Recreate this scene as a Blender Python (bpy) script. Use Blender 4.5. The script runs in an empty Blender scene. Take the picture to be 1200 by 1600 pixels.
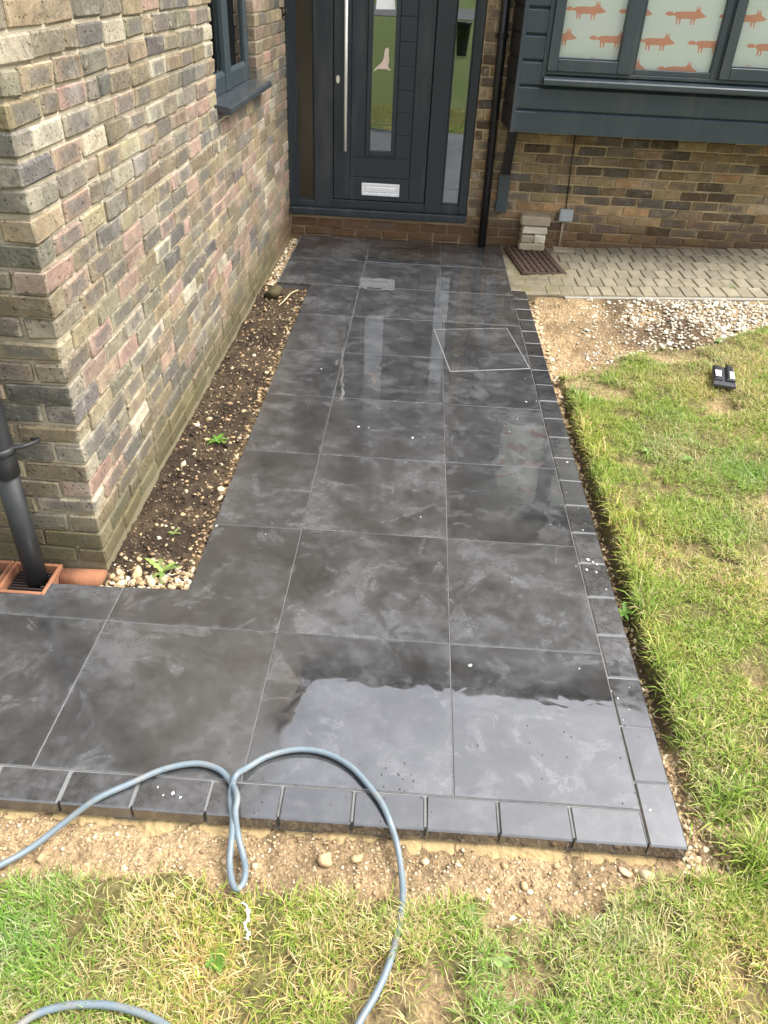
import bpy, math, random
import numpy as np
from mathutils import Matrix, Vector
random.seed(7)
rng = np.random.default_rng(7)
R = math.radians
SC = bpy.context.scene
COL = SC.collection

# ------------------------------------------------------------------ camera
cd = bpy.data.cameras.new("camera")
cam = bpy.data.objects.new("camera", cd)
COL.objects.link(cam)
cd.sensor_fit = 'VERTICAL'
cd.sensor_height = 24.0
cd.lens = 24.0 * 1186.8 / 1600.0
cd.clip_start = 0.05
cd.clip_end = 900.0
cam.matrix_world = (Matrix.Translation((0.3971, -1.3033, 1.8929))
                    @ Matrix.Rotation(R(1.3784), 4, 'Z')
                    @ Matrix.Rotation(R(54.7007), 4, 'X')
                    @ Matrix.Rotation(R(2.8819), 4, 'Z'))
SC.camera = cam

# ------------------------------------------------------------------ sky, sun, exposure
SUN_EL, SUN_AZ = 58.0, 90.0            # azimuth measured clockwise from +Y
W = bpy.data.worlds.new("World")
SC.world = W
W.use_nodes = True
wt = W.node_tree
wt.nodes.clear()
sky = wt.nodes.new('ShaderNodeTexSky')
sky.sky_type = 'NISHITA'
sky.sun_disc = False
sky.sun_elevation = R(SUN_EL)
sky.sun_rotation = R(SUN_AZ)
sky.air_density = 1.0
sky.dust_density = 6.0
sky.ozone_density = 1.0
hs = wt.nodes.new('ShaderNodeHueSaturation')
hs.inputs['Saturation'].default_value = 0.34     # cloud cover takes the blue out of the sky
bg = wt.nodes.new('ShaderNodeBackground')
bg.inputs['Strength'].default_value = 0.15
wo = wt.nodes.new('ShaderNodeOutputWorld')
wt.links.new(sky.outputs[0], hs.inputs['Color'])
wt.links.new(hs.outputs[0], bg.inputs['Color'])
wt.links.new(bg.outputs[0], wo.inputs['Surface'])
sd = bpy.data.lights.new("sun", 'SUN')
sd.energy = 0.7
sd.angle = R(26)
sd.color = (1.0, 0.96, 0.9)
sun = bpy.data.objects.new("sun", sd)
COL.objects.link(sun)
_d = Vector((math.sin(R(SUN_AZ)) * math.cos(R(SUN_EL)), math.cos(R(SUN_AZ)) * math.cos(R(SUN_EL)), math.sin(R(SUN_EL))))
sun.rotation_euler = _d.to_track_quat('Z', 'Y').to_euler()
SC.view_settings.view_transform = 'Standard'
SC.view_settings.look = 'None'
SC.view_settings.gamma = 1.0
SC.view_settings.use_curve_mapping = False
SC.view_settings.exposure = 1.6
SC.render.engine = 'CYCLES'
SC.cycles.max_bounces = 8
SC.cycles.transparent_max_bounces = 8
SC.cycles.use_denoising = True

# ------------------------------------------------------------------ node helpers
class NM:
    def __init__(s, name):
        s.m = bpy.data.materials.new(name)
        s.m.use_nodes = True
        s.t = s.m.node_tree
        s.b = s.t.nodes['Principled BSDF']
        s.out = s.t.nodes['Material Output']
    def n(s, typ, **kw):
        nd = s.t.nodes.new('ShaderNode' + typ)
        for k, v in kw.items():
            setattr(nd, k, v)
        return nd
    def set(s, sock, v):
        if hasattr(v, 'node'):
            s.t.links.new(v, sock)
        else:
            if isinstance(v, (tuple, list)) and len(v) == 3 and sock.type == 'RGBA':
                v = (*v, 1)
            sock.default_value = v
    def noise(s, vec, scale, detail=4, rough=0.55, dist=0.0):
        nd = s.n('TexNoise')
        if vec is not None: s.set(nd.inputs['Vector'], vec)
        nd.inputs['Scale'].default_value = scale
        nd.inputs['Detail'].default_value = detail
        nd.inputs['Roughness'].default_value = rough
        nd.inputs['Distortion'].default_value = dist
        return nd.outputs['Fac']
    def voro(s, vec, scale, feature='F1', out='Distance'):
        nd = s.n('TexVoronoi', feature=feature)
        if vec is not None: s.set(nd.inputs['Vector'], vec)
        nd.inputs['Scale'].default_value = scale
        return nd.outputs[out]
    def ramp(s, fac, stops, interp='LINEAR'):
        nd = s.n('ValToRGB')
        cr = nd.color_ramp
        cr.interpolation = interp
        while len(cr.elements) < len(stops): cr.elements.new(0.5)
        for e, (p, c) in zip(cr.elements, stops):
            e.position = p
            e.color = (c, c, c, 1) if isinstance(c, (int, float)) else (*c, 1)
        s.set(nd.inputs[0], fac)
        return nd.outputs[0]
    def mix(s, fac, a, b, mode='MIX'):
        nd = s.n('Mix', data_type='RGBA', blend_type=mode)
        s.set(nd.inputs[0], fac); s.set(nd.inputs[6], a); s.set(nd.inputs[7], b)
        return nd.outputs[2]
    def math(s, op, a, b=0.0, c=None, clamp=False):
        nd = s.n('Math', operation=op, use_clamp=clamp)
        s.set(nd.inputs[0], a); s.set(nd.inputs[1], b)
        if c is not None: s.set(nd.inputs[2], c)
        return nd.outputs[0]
    def mrange(s, v, a, b, c, d, smooth=False):
        nd = s.n('MapRange', clamp=True)
        if smooth: nd.interpolation_type = 'SMOOTHSTEP'
        s.set(nd.inputs[0], v)
        for i, q in zip((1, 2, 3, 4), (a, b, c, d)): nd.inputs[i].default_value = q
        return nd.outputs[0]
    def pos(s): return s.n('NewGeometry').outputs['Position']
    def xyz(s, v):
        nd = s.n('SeparateXYZ'); s.set(nd.inputs[0], v); return nd.outputs
    def objvec(s):
        """object coordinates shifted by a different amount on every object"""
        tc = s.n('TexCoord').outputs['Object']
        oi = s.n('ObjectInfo').outputs['Random']
        sc_ = s.n('VectorMath', operation='SCALE')
        sc_.inputs[0].default_value = (37.0, 91.0, 53.0)
        s.set(sc_.inputs[3], oi)
        ad = s.n('VectorMath', operation='ADD')
        s.set(ad.inputs[0], tc); s.set(ad.inputs[1], sc_.outputs[0])
        return ad.outputs[0]
    def scalev(s, v, f):
        nd = s.n('VectorMath', operation='MULTIPLY')
        s.set(nd.inputs[0], v); nd.inputs[1].default_value = f
        return nd.outputs[0]
    def bump(s, h, strength, dist, prev=None):
        nd = s.n('Bump')
        nd.inputs['Strength'].default_value = strength
        nd.inputs['Distance'].default_value = dist
        s.set(nd.inputs['Height'], h)
        if prev is not None: s.set(nd.inputs['Normal'], prev)
        return nd.outputs['Normal']
    def fin(s, color, rough=0.6, normal=None, **kw):
        s.set(s.b.inputs['Base Color'], color)
        s.set(s.b.inputs['Roughness'], rough)
        if normal is not None: s.set(s.b.inputs['Normal'], normal)
        for k, v in kw.items(): s.set(s.b.inputs[k.replace('_', ' ')], v)
        return s.m

def simple(name, col, rough=0.5, nscale=25, var=0.18, bump=0.0, bdist=0.002, **kw):
    q = NM(name)
    v = q.objvec()
    f = q.noise(v, nscale, 5)
    c = q.mix(f, tuple(x * (1 - var) for x in col), tuple(x * (1 + var) for x in col))
    r = q.mrange(q.noise(v, nscale * 0.6, 3), 0.3, 0.7, max(0.03, rough - 0.1), min(1, rough + 0.1))
    nrm = q.bump(q.noise(v, nscale * 4, 4), bump, bdist) if bump else None
    return q.fin(c, r, nrm, **kw)

def brick_mat(name, from_attr=False, axis=1):
    """stock brick: clouded, flashed dark in the middle, lime-stained arrises, pits, damp and algae low down"""
    q = NM(name)
    P = q.pos()
    rnd = q.n('ObjectInfo').outputs['Random']
    if from_attr:
        a = q.n('Attribute', attribute_name='col'); col = a.outputs['Color']; v = P
    else:
        col = q.n('ObjectInfo').outputs['Color']; v = q.objvec()
    f1 = q.noise(v, 13, 6, 0.65, 0.4)
    c = q.mix(q.mrange(f1, 0.3, 0.72, 0, 1), q.mix(1.0, col, (0.62, 0.60, 0.58), 'MULTIPLY'), q.mix(1.0, col, (1.22, 1.2, 1.14), 'MULTIPLY'))
    f2 = q.noise(v, 10, 4, 0.6, 0.8)
    f3 = q.noise(v, 24, 6, 0.72)
    if not from_attr:
        G = q.xyz(q.n('TexCoord').outputs['Generated'])
        ez = q.math('MULTIPLY', q.math('ABSOLUTE', q.math('SUBTRACT', G[2], 0.5)), 2.0)
        el = q.math('MULTIPLY', q.math('ABSOLUTE', q.math('SUBTRACT', G[axis], 0.5)), 2.0)
        wob = q.math('MULTIPLY', q.math('SUBTRACT', f2, 0.5), 1.1)
        e = q.math('ADD', q.math('MAXIMUM', ez, el), wob)
        cen = q.mrange(e, 0.42, 0.92, 1, 0, True)
        on = q.mrange(q.math('FRACT', q.math('MULTIPLY', rnd, 17.3)), 0.52, 0.72, 0, 0.75)
        c = q.mix(q.math('MULTIPLY', cen, on), c, (0.115, 0.108, 0.098))
        ed = q.math('MULTIPLY', q.mrange(q.math('ADD', q.math('MAXIMUM', ez, el), q.math('MULTIPLY', q.math('SUBTRACT', f3, 0.5), 0.9)), 0.80, 1.02, 0, 0.55, True), q.mrange(q.noise(P, 6, 3), 0.38, 0.62, 0.1, 1))
        c = q.mix(ed, c, (0.42, 0.38, 0.28))
    c = q.mix(q.mrange(f2, 0.57, 0.70, 0, 0.55), c, (0.115, 0.108, 0.10))
    c = q.mix(q.mrange(f3, 0.55, 0.72, 0, 0.5), c, (0.44, 0.40, 0.31))
    pit = q.noise(v, 75, 2, 0.5)
    c = q.mix(q.mrange(pit, 0.63, 0.70, 0, 0.65), c, (0.05, 0.043, 0.036))
    # rain washes, soot and algae spread over the whole wall
    big = q.noise(P, 2.2, 5, 0.62, 0.5)
    c = q.mix(q.mrange(big, 0.45, 0.66, 0, 0.38), c, (0.12, 0.10, 0.075))
    big2 = q.noise(P, 3.4, 5, 0.65)
    c = q.mix(q.mrange(big2, 0.58, 0.72, 0, 0.35), c, (0.45, 0.43, 0.37))
    z = q.xyz(P)[2]
    edge = q.math('ADD', z, q.math('MULTIPLY', big2, -0.46))
    alg = q.mix(q.mrange(q.xyz(P)[1], 4.6, 5.3, 0, 1), (0.088, 0.078, 0.034), (0.115, 0.066, 0.034))
    c = q.mix(q.mrange(edge, -0.19, 0.14, 0.80, 0.0, True), c, alg)
    h = q.math('ADD', q.math('MULTIPLY', q.noise(v, 48, 7, 0.7), 1.2), q.math('MULTIPLY', q.mrange(pit, 0.58, 0.72, 0, 1), -0.8))
    nrm = q.bump(h, 0.8, 0.005)
    return q.fin(c, 0.9, nrm, Specular_IOR_Level=0.2)

def mortar_mat(name, ca, cb):
    q = NM(name)
    P = q.pos()
    c = q.mix(q.mrange(q.noise(P, 7, 5, 0.6), 0.3, 0.7, 0, 1), ca, cb)
    z = q.xyz(P)[2]
    big = q.noise(P, 3.0, 4, 0.6)
    edge = q.math('ADD', z, q.math('MULTIPLY', big, -0.34))
    c = q.mix(q.mrange(edge, -0.12, 0.14, 0.7, 0.0, True), c, q.mix(q.mrange(q.xyz(P)[1], 4.6, 5.3, 0, 1), (0.11, 0.095, 0.04), (0.15, 0.09, 0.045)))
    nrm = q.bump(q.noise(P, 90, 6, 0.7), 1.0, 0.006)
    return q.fin(c, 0.95, nrm, Specular_IOR_Level=0.2)

def wall_tex_mat(name):
    """brickwork of the walls above the picture, too far out to build brick by brick"""
    q = NM(name)
    P = q.pos()
    x, y, z = q.xyz(P)
    cb = q.n('CombineXYZ'); q.set(cb.inputs[0], q.math('ADD', x, y)); q.set(cb.inputs[1], z)
    b = q.n('TexBrick'); q.set(b.inputs['Vector'], cb.outputs[0])
    for k, v in (('Color1', (.26, .2, .13, 1)), ('Color2', (.13, .11, .09, 1)), ('Mortar', (.36, .31, .22, 1))): b.inputs[k].default_value = v
    b.inputs['Scale'].default_value = 1; b.inputs['Brick Width'].default_value = .225
    b.inputs['Row Height'].default_value = .075; b.inputs['Mortar Size'].default_value = .005
    nrm = q.bump(b.outputs['Fac'], -0.6, 0.006)
    return q.fin(b.outputs['Color'], 0.92, nrm)

def tile_mat(name, dark, mid, pale, scale=1.0, rough=(0.008, 0.05), joints=True):
    q = NM(name)
    v = q.objvec()
    P = q.pos()
    rnd = q.n('ObjectInfo').outputs['Random']
    n1 = q.noise(v, 2.6 * scale, 8, 0.66, 0.4)
    n2 = q.noise(v, 11 * scale, 7, 0.72, 0.3)
    n3 = q.noise(v, 46 * scale, 4, 0.6)
    f = q.math('ADD', q.math('MULTIPLY', n1, 0.55), q.math('ADD', q.math('MULTIPLY', n2, 0.34), q.math('MULTIPLY', n3, 0.11)))
    c = q.ramp(f, [(0.36, dark), (0.50, mid), (0.66, pale)])
    c = q.mix(1.0, c, q.ramp(rnd, [(0, 0.86), (1, 1.16)]), 'MULTIPLY')
    # hard-edged smears in the print and half-dried tide marks
    sm = q.noise(v, 4.2 * scale, 6, 0.66, 1.2)
    t1 = q.mrange(sm, 0.555, 0.585, 0, 0.5)
    c = q.mix(q.math('MULTIPLY', t1, q.mrange(n2, 0.35, 0.6, 0.2, 1)), c, tuple(x * 1.12 for x in pale))
    st = q.noise(q.scalev(v, (7, 60, 1)), 1.0, 4, 0.6, 1.0)
    st2 = q.math('MULTIPLY', q.mrange(st, 0.62, 0.72, 0, 0.4), q.mrange(n1, 0.48, 0.62, 0, 1))
    c = q.mix(st2, c, tuple(min(1, x * 1.5) for x in pale))
    if joints:  # cement haze left beside the joints
        x, y, z = q.xyz(P)
        def near(a):
            u = q.math('FRACT', q.math('ADD', q.math('DIVIDE', a, 0.604), 0.5))
            return q.math('MULTIPLY', q.math('ABSOLUTE', q.math('SUBTRACT', u, 0.5)), 0.604)
        dj = q.math('MINIMUM', near(x), near(y))
        hz = q.math('MULTIPLY', q.mrange(dj, 0.0, 0.020, 1, 0, True), q.mrange(q.noise(P, 5, 6, 0.75), 0.52, 0.68, 0, 0.7))
        c = q.mix(hz, c, (0.17, 0.17, 0.17))
    # where the hosed-down film still lies: the front strip, the right column, the far end; elsewhere merely damp
    w1 = q.math('MULTIPLY', q.math('SUBTRACT', q.noise(P, 2.6, 6, 0.62, 0.5), 0.5), 0.9)
    px_, py_, pz_ = q.xyz(P)
    front = q.math('MULTIPLY', q.mrange(q.math('ADD', py_, q.math('MULTIPLY', w1, 0.4)), 0.42, 0.55, 1, 0), q.mrange(q.math('ADD', px_, q.math('MULTIPLY', w1, 0.35)), 0.02, 0.09, 0, 1))
    far_ = q.math('MULTIPLY', q.mrange(q.math('ADD', py_, w1), 2.25, 2.45, 0, 1), q.mrange(q.math('ADD', px_, w1), -0.10, 0.02, 0, 1))
    side = q.math('MULTIPLY', q.mrange(q.math('ADD', px_, w1), 0.80, 0.88, 0, 1), q.mrange(py_, 1.2, 1.4, 0, 1))
    wetm = q.math('MAXIMUM', front, q.math('MAXIMUM', far_, side))
    damp = q.math('SUBTRACT', 1.0, wetm)
    r = q.math('ADD', q.mrange(n2, 0.35, 0.65, rough[0], rough[1]), q.math('MULTIPLY', damp, q.mrange(n1, 0.35, 0.65, 0.15, 0.26)))
    # ripples of the water film
    rip = q.noise(P, 11, 1.2, 0.45, 0.6)
    nrm = q.bump(rip, 0.16, 0.0034)
    return q.fin(c, r, nrm, IOR=1.85, Specular_IOR_Level=1.0)

def glass_mat(name, tint=(0.93, 0.97, 0.95), ior=2.1, wav=0.0, rough=0.0):
    """a double-glazed pane: a clear sheet with the combined reflection of its four faces"""
    q = NM(name)
    q.t.nodes.remove(q.b)
    tr = q.n('BsdfTransparent'); tr.inputs[0].default_value = (*tint, 1)
    gl = q.n('BsdfGlossy'); gl.inputs['Roughness'].default_value = rough
    gl.inputs['Color'].default_value = (1, 1, 1, 1)
    fr = q.n('Fresnel'); fr.inputs[0].default_value = ior
    if wav:
        nrm = q.bump(q.noise(q.pos(), 3.0, 2), wav, 0.01)
        q.set(gl.inputs['Normal'], nrm)
    mx = q.n('MixShader')
    q.t.links.new(fr.outputs[0], mx.inputs[0]); q.t.links.new(tr.outputs[0], mx.inputs[1]); q.t.links.new(gl.outputs[0], mx.inputs[2])
    q.t.links.new(mx.outputs[0], q.out.inputs[0])
    return q.m

def attr_mat(name, rough=0.6, bump=0.0, trans=0.0, spec=0.3, attr='col', var=True):
    q = NM(name)
    c = q.n('Attribute', attribute_name=attr).outputs['Color']
    P = q.pos()
    if var:
        c = q.mix(1.0, c, q.ramp(q.noise(P, 70, 3), [(0.3, 0.78), (0.7, 1.2)]), 'MULTIPLY')
    nrm = q.bump(q.noise(P, 120, 4), bump, 0.003) if bump else None
    m = q.fin(c, rough, nrm, Specular_IOR_Level=spec)
    if trans:
        tl = q.n('BsdfTranslucent'); q.set(tl.inputs[0], c)
        mx = q.n('MixShader'); mx.inputs[0].default_value = trans
        q.t.links.new(q.b.outputs[0], mx.inputs[1]); q.t.links.new(tl.outputs[0], mx.inputs[2]); q.t.links.new(mx.outputs[0], q.out.inputs[0])
    return m

def paint_mat(name, col, rough=0.4, grain=0.0):
    q = NM(name)
    v = q.objvec()
    f = q.noise(v, 6, 4)
    c = q.mix(f, tuple(x * 0.95 for x in col), tuple(x * 1.05 for x in col))
    dr = q.noise(q.scalev(q.pos(), (9, 9, 1.2)), 1, 5, .6)
    c = q.mix(q.mrange(dr, .52, .75, 0, .22), c, (.16, .15, .13))
    h = q.noise(q.scalev(v, (140, 140, 6)), 1, 4) if grain else q.noise(v, 60, 3)
    nrm = q.bump(h, grain or 0.06, 0.001)
    r = q.mrange(q.noise(v, 3, 2), 0.3, 0.7, rough - 0.03, rough + 0.03)
    return q.fin(c, r, nrm)

M = {}
M['brick'] = brick_mat('stock_brick', False, 1)
M['brick_x'] = brick_mat('stock_brick_front', False, 0)
M['brick_attr'] = brick_mat('stock_brick_far', True)
M['mortar'] = mortar_mat('lime_mortar', (.32, .27, .19), (.55, .49, .37))
M['mortar_brown'] = mortar_mat('brown_mortar', (.42, .32, .19), (.56, .45, .28))
M['wall_tex'] = wall_tex_mat('upper_brickwork')
M['tile'] = tile_mat('wet_porcelain', (.019, .019, .019), (.043, .0435, .044), (.105, .107, .111))
M['edging'] = tile_mat('wet_charcoal_block', (.020, .020, .020), (.034, .034, .034), (.065, .065, .066), 3.0, (.04, .16), False)
M['grout'] = simple('grout', (.15, .15, .147), .6, 18, .3, .4)
M['block_grout'] = simple('block_grout', (.15, .15, .145), .7, 18, .45, .4)
M['sand_mortar'] = simple('sandy_mortar', (.42, .31, .15), .95, 14, .3, 1.0, .006)
M['door_paint'] = paint_mat('anthracite_woodgrain', (.016, .0235, .031), .42, .25)
M['frame_paint'] = paint_mat('anthracite_frame', (.017, .0235, .030), .45)
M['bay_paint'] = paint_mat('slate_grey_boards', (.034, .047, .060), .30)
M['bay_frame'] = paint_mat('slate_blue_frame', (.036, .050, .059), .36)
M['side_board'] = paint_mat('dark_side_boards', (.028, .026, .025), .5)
M['black_plastic'] = simple('black_plastic', (.014, .014, .015), .3, 20, .2)
M['worn_black'] = simple('weathered_black_pipe', (.020, .021, .022), .5, 22, .5, .2)
M['steel'] = simple('brushed_steel', (.80, .78, .72), .42, 30, .05, Metallic=.55)
M['silver'] = simple('silver_letter_plate', (.84, .85, .86), .34, 30, .05, Metallic=0.35)
M['glass'] = glass_mat('double_glazing', (.88, .93, .90), 2.35)
M['glass_obscure'] = glass_mat('obscure_glazing', (.75, .72, .68), 1.75, 0.0, .22)
M['glass_bay'] = glass_mat('bay_glazing', (.98, .99, .985), 1.4)
M['interior'] = simple('dark_room', (.012, .012, .012), .9)
M['reflect_brown'] = simple('painted_brick_reflection', (.06, .036, .022), .9)  # brown that paints in the brick wing's reflection in the left side pane
M['blind'] = simple('printed_blind_cloth', (.89, .92, .865), .9, 8, .04, .1)
M['print'] = simple('orange_print', (.86, .37, .26), .9, 30, .1)
M['sticker'] = simple('pale_pink_sticker', (.62, .5, .42), .7, 30, .15)
M['white'] = simple('white_plastic', (.8, .81, .82), .5, 30, .05)
M['terracotta'] = simple('terracotta_clay', (.27, .118, .060), .95, 9, .6, .8, .004)
M['iron'] = simple('dark_iron_grate', (.035, .025, .02), .6, 40, .5, .4)
M['coir'] = simple('brown_rubber_mat', (.058, .034, .022), .8, 60, .4, .6, .004)
M['conc_grey'] = simple('weathered_concrete', (.30, .28, .23), .92, 16, .25, .6, .004)
M['buff_stone'] = simple('buff_stone', (.34, .29, .20), .92, 14, .35, .7, .005)
M['limestone'] = simple('white_limestone', (.58, .54, .42), .9, 16, .25, .6, .004)
M['zinc'] = simple('galvanised_box', (.36, .40, .40), .5, 18, .15)
q = NM('blue_grey_hose'); P = q.pos()
_c = q.mix(q.noise(P, 30, 4), (.13, .17, .195), (.17, .215, .245))
_c = q.mix(q.mrange(q.noise(P, 9, 5, .7), .52, .68, 0, .6), _c, (.26, .21, .14))
_c = q.mix(q.mrange(q.noise(P, 150, 3, .6), .60, .70, 0, .5), _c, (.09, .10, .10))
M['hose'] = q.fin(_c, q.mrange(q.noise(P, 14, 4), .35, .65, .26, .5), q.bump(q.noise(P, 90, 3), .25, .0015))
M['mossstone'] = simple('mossy_stone', (.075, .062, .026), .95, 18, .5, .8, .006)
M['rooftile'] = simple('brown_roof_tile', (.12, .07, .05), .85, 6, .4, .5)
M['fascia'] = simple('white_fascia', (.75, .75, .73), .5)
M['lead'] = simple('lead_sheet', (.18, .19, .2), .5)
M['stones'] = attr_mat('loose_stones', .9, .6)
M['grassblade'] = attr_mat('grass_blades', .55, 0, .32, .25, var=False)
M['leaf'] = attr_mat('weed_leaf', .5, .1, .3, .3)
M['spot'] = simple('spot_white', (.55, .55, .54), .5, 200, .3)
M['stem'] = simple('dry_stem', (.5, .42, .26), .9)
M['asphalt'] = simple('asphalt', (.13, .13, .135), .9, 4, .15)

# ------------------------------------------------------------------ geometry helpers
WLOC = {}
def link(name, me, mat=None, parent=None, loc=(0, 0, 0), rot=None, color=None):
    o = bpy.data.objects.new(name, me)
    COL.objects.link(o)
    loc = Vector(loc)
    WLOC[o] = loc.copy()
    if parent is not None:
        o.parent = parent
        loc = loc - WLOC[parent]
    o.location = loc
    if rot is not None: o.rotation_euler = rot
    if mat is not None and me is not None and not me.materials: me.materials.append(mat)
    if color is not None: o.color = (*color, 1)
    return o
def tag(o, label=None, cat=None, group=None, kind=None):
    for k, v in (('label', label), ('category', cat), ('group', group), ('kind', kind)):
        if v: o[k] = v
    return o
def root(name, loc, label, cat, group=None, kind=None):
    return tag(link(name, None, loc=loc), label, cat, group, kind or 'thing')
def mesh(name, verts, faces, smooth=False, mat=None):
    me = bpy.data.meshes.new(name)
    me.from_pydata([tuple(v) for v in verts], [], faces)
    me.validate()
    if smooth: me.polygons.foreach_set('use_smooth', [True] * len(me.polygons))
    if mat: me.materials.append(mat)
    me.update()
    return me

class MB:
    """collects shapes that become ONE mesh object; world coordinates, optional origin"""
    def __init__(s): s.v = []; s.f = []
    def add(s, v, f):
        k = len(s.v); s.v += [tuple(p) for p in v]; s.f += [tuple(i + k for i in q) for q in f]; return s
    def box(s, x0, x1, y0, y1, z0, z1, b=0.0, jit=0.0):
        return s.add(*cbox(x0, x1, y0, y1, z0, z1, b, jit))
    def prism(s, poly, z0, z1, b=0.0):
        return s.add(*prism(poly, z0, z1, b))
    def tube(s, pts, r, seg=10, cap=True):
        return s.add(*tube(pts, r, seg, cap))
    def build(s, name, mat, parent=None, loc=(0, 0, 0), smooth=False, **kw):
        L = Vector(loc)
        me = mesh(name, [Vector(p) - L for p in s.v], s.f, smooth, mat)
        return link(name, me, None, parent, loc, **kw)

def cbox(x0, x1, y0, y1, z0, z1, b=0.0, jit=0.0):
    if x0 > x1: x0, x1 = x1, x0
    if b <= 0:
        v = [(x, y, z) for x in (x0, x1) for y in (y0, y1) for z in (z0, z1)]
        return v, [(0, 1, 3, 2), (4, 6, 7, 5), (0, 4, 5, 1), (2, 3, 7, 6), (0, 2, 6, 4), (1, 5, 7, 3)]
    v = []; idx = {}
    X = (x0, x1); Y = (y0, y1); Z = (z0, z1)
    s_ = (1, -1)
    for i in (0, 1):
        for j in (0, 1):
            for k in (0, 1):
                o = [random.uniform(-jit, jit) for _ in range(3)] if jit else (0, 0, 0)
                for ax in range(3):
                    p = [X[i] + (0 if ax == 0 else s_[i] * b), Y[j] + (0 if ax == 1 else s_[j] * b), Z[k] + (0 if ax == 2 else s_[k] * b)]
                    idx[(i, j, k, ax)] = len(v)
                    v.append(tuple(p[a] + o[a] for a in range(3)))
    I = lambda i, j, k, ax: idx[(i, j, k, ax)]
    f = []
    for i in (0, 1):
        q = [I(i, 0, 0, 0), I(i, 1, 0, 0), I(i, 1, 1, 0), I(i, 0, 1, 0)]; f.append(q if i else q[::-1])
        q = [I(0, i, 0, 1), I(0, i, 1, 1), I(1, i, 1, 1), I(1, i, 0, 1)]; f.append(q if i else q[::-1])
        q = [I(0, 0, i, 2), I(1, 0, i, 2), I(1, 1, i, 2), I(0, 1, i, 2)]; f.append(q if i else q[::-1])
    for a in (0, 1):
        for c in (0, 1):
            q = [I(a, c, 0, 0), I(a, c, 0, 1), I(a, c, 1, 1), I(a, c, 1, 0)]; f.append(q if a == c else q[::-1])
            q = [I(a, 0, c, 2), I(a, 0, c, 0), I(a, 1, c, 0), I(a, 1, c, 2)]; f.append(q if a == c else q[::-1])
            q = [I(0, a, c, 1), I(0, a, c, 2), I(1, a, c, 2), I(1, a, c, 1)]; f.append(q if a == c else q[::-1])
    for i in (0, 1):
        for j in (0, 1):
            for k in (0, 1):
                q = [I(i, j, k, 0), I(i, j, k, 1), I(i, j, k, 2)]
                f.append(q if (i + j + k) % 2 == 1 else q[::-1])
    return v, f

def prism(poly, z0, z1, b=0.0):
    """counter-clockwise outline extruded, with a chamfered top edge"""
    n = len(poly)
    v = [(x, y, z0) for x, y in poly]
    if b > 0:
        v += [(x, y, z1 - b) for x, y in poly]
        ins = []
        for i in range(n):
            p0, p, p1 = (Vector(poly[i - 1]), Vector(poly[i]), Vector(poly[(i + 1) % n]))
            d0 = (p - p0).normalized(); d1 = (p1 - p).normalized()
            n0 = Vector((-d0.y, d0.x)); n1 = Vector((-d1.y, d1.x))
            m = (n0 + n1); m = m / max(0.3, m.dot(n0))
            ins.append(p + m * b)
        v += [(q.x, q.y, z1) for q in ins]
        f = [tuple(range(n))[::-1], tuple(range(2 * n, 3 * n))]
        for i in range(n):
            j = (i + 1) % n
            f += [(i, j, n + j, n + i), (n + i, n + j, 2 * n + j, 2 * n + i)]
    else:
        v += [(x, y, z1) for x, y in poly]
        f = [tuple(range(n))[::-1], tuple(range(n, 2 * n))]
        for i in range(n):
            j = (i + 1) % n
            f.append((i, j, n + j, n + i))
    return v, f

def tube(pts, r, seg=10, cap=True):
    pts = [Vector(p) for p in pts]
    v = []; f = []
    up = None
    for i, p in enumerate(pts):
        d = (pts[min(i + 1, len(pts) - 1)] - pts[max(i - 1, 0)]).normalized()
        if up is None: up = Vector((0, 0, 1)) if abs(d.z) < .9 else Vector((1, 0, 0))
        a = d.cross(up).normalized(); up = a.cross(d).normalized()
        rr = r[i] if isinstance(r, (list, tuple)) else r
        for k in range(seg):
            t = 2 * math.pi * k / seg
            v.append(p + (a * math.cos(t) + up * math.sin(t)) * rr)
    for i in range(len(pts) - 1):
        for k in range(seg):
            k2 = (k + 1) % seg
            f.append((i * seg + k, i * seg + k2, (i + 1) * seg + k2, (i + 1) * seg + k))
    if cap:
        f.append(tuple(range(seg))[::-1]); f.append(tuple((len(pts) - 1) * seg + k for k in range(seg)))
    return v, f

def spline(P, n=8):
    P = [Vector(p) for p in P]; out = []
    for i in range(len(P) - 1):
        p0, p1, p2, p3 = P[max(i - 1, 0)], P[i], P[i + 1], P[min(i + 2, len(P) - 1)]
        for k in range(n):
            t = k / n
            out.append(0.5 * ((2 * p1) + (p2 - p0) * t + (2 * p0 - 5 * p1 + 4 * p2 - p3) * t * t + (3 * p1 - p0 - 3 * p2 + p3) * t ** 3))
    out.append(P[-1]); return out

def fast_mesh(name, V, F, mat, cols=None, smooth=False):
    """V (n,3), F (m,k) numpy -> mesh; cols per vertex"""
    me = bpy.data.meshes.new(name)
    n, (m, k) = len(V), F.shape
    me.vertices.add(n); me.vertices.foreach_set('co', np.ascontiguousarray(V, dtype=np.float32).ravel())
    me.loops.add(m * k); me.loops.foreach_set('vertex_index', np.ascontiguousarray(F, dtype=np.int32).ravel())
    me.polygons.add(m)
    me.polygons.foreach_set('loop_start', np.arange(0, m * k, k, dtype=np.int32))
    me.polygons.foreach_set('loop_total', np.full(m, k, dtype=np.int32))
    if smooth: me.polygons.foreach_set('use_smooth', np.ones(m, dtype=bool))
    if cols is not None:
        a = me.color_attributes.new('col', 'FLOAT_COLOR', 'POINT')
        c4 = np.ones((n, 4), dtype=np.float32); c4[:, :3] = cols
        a.data.foreach_set('color', c4.ravel())
    me.materials.append(mat)
    me.update(calc_edges=True)
    return me

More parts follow.
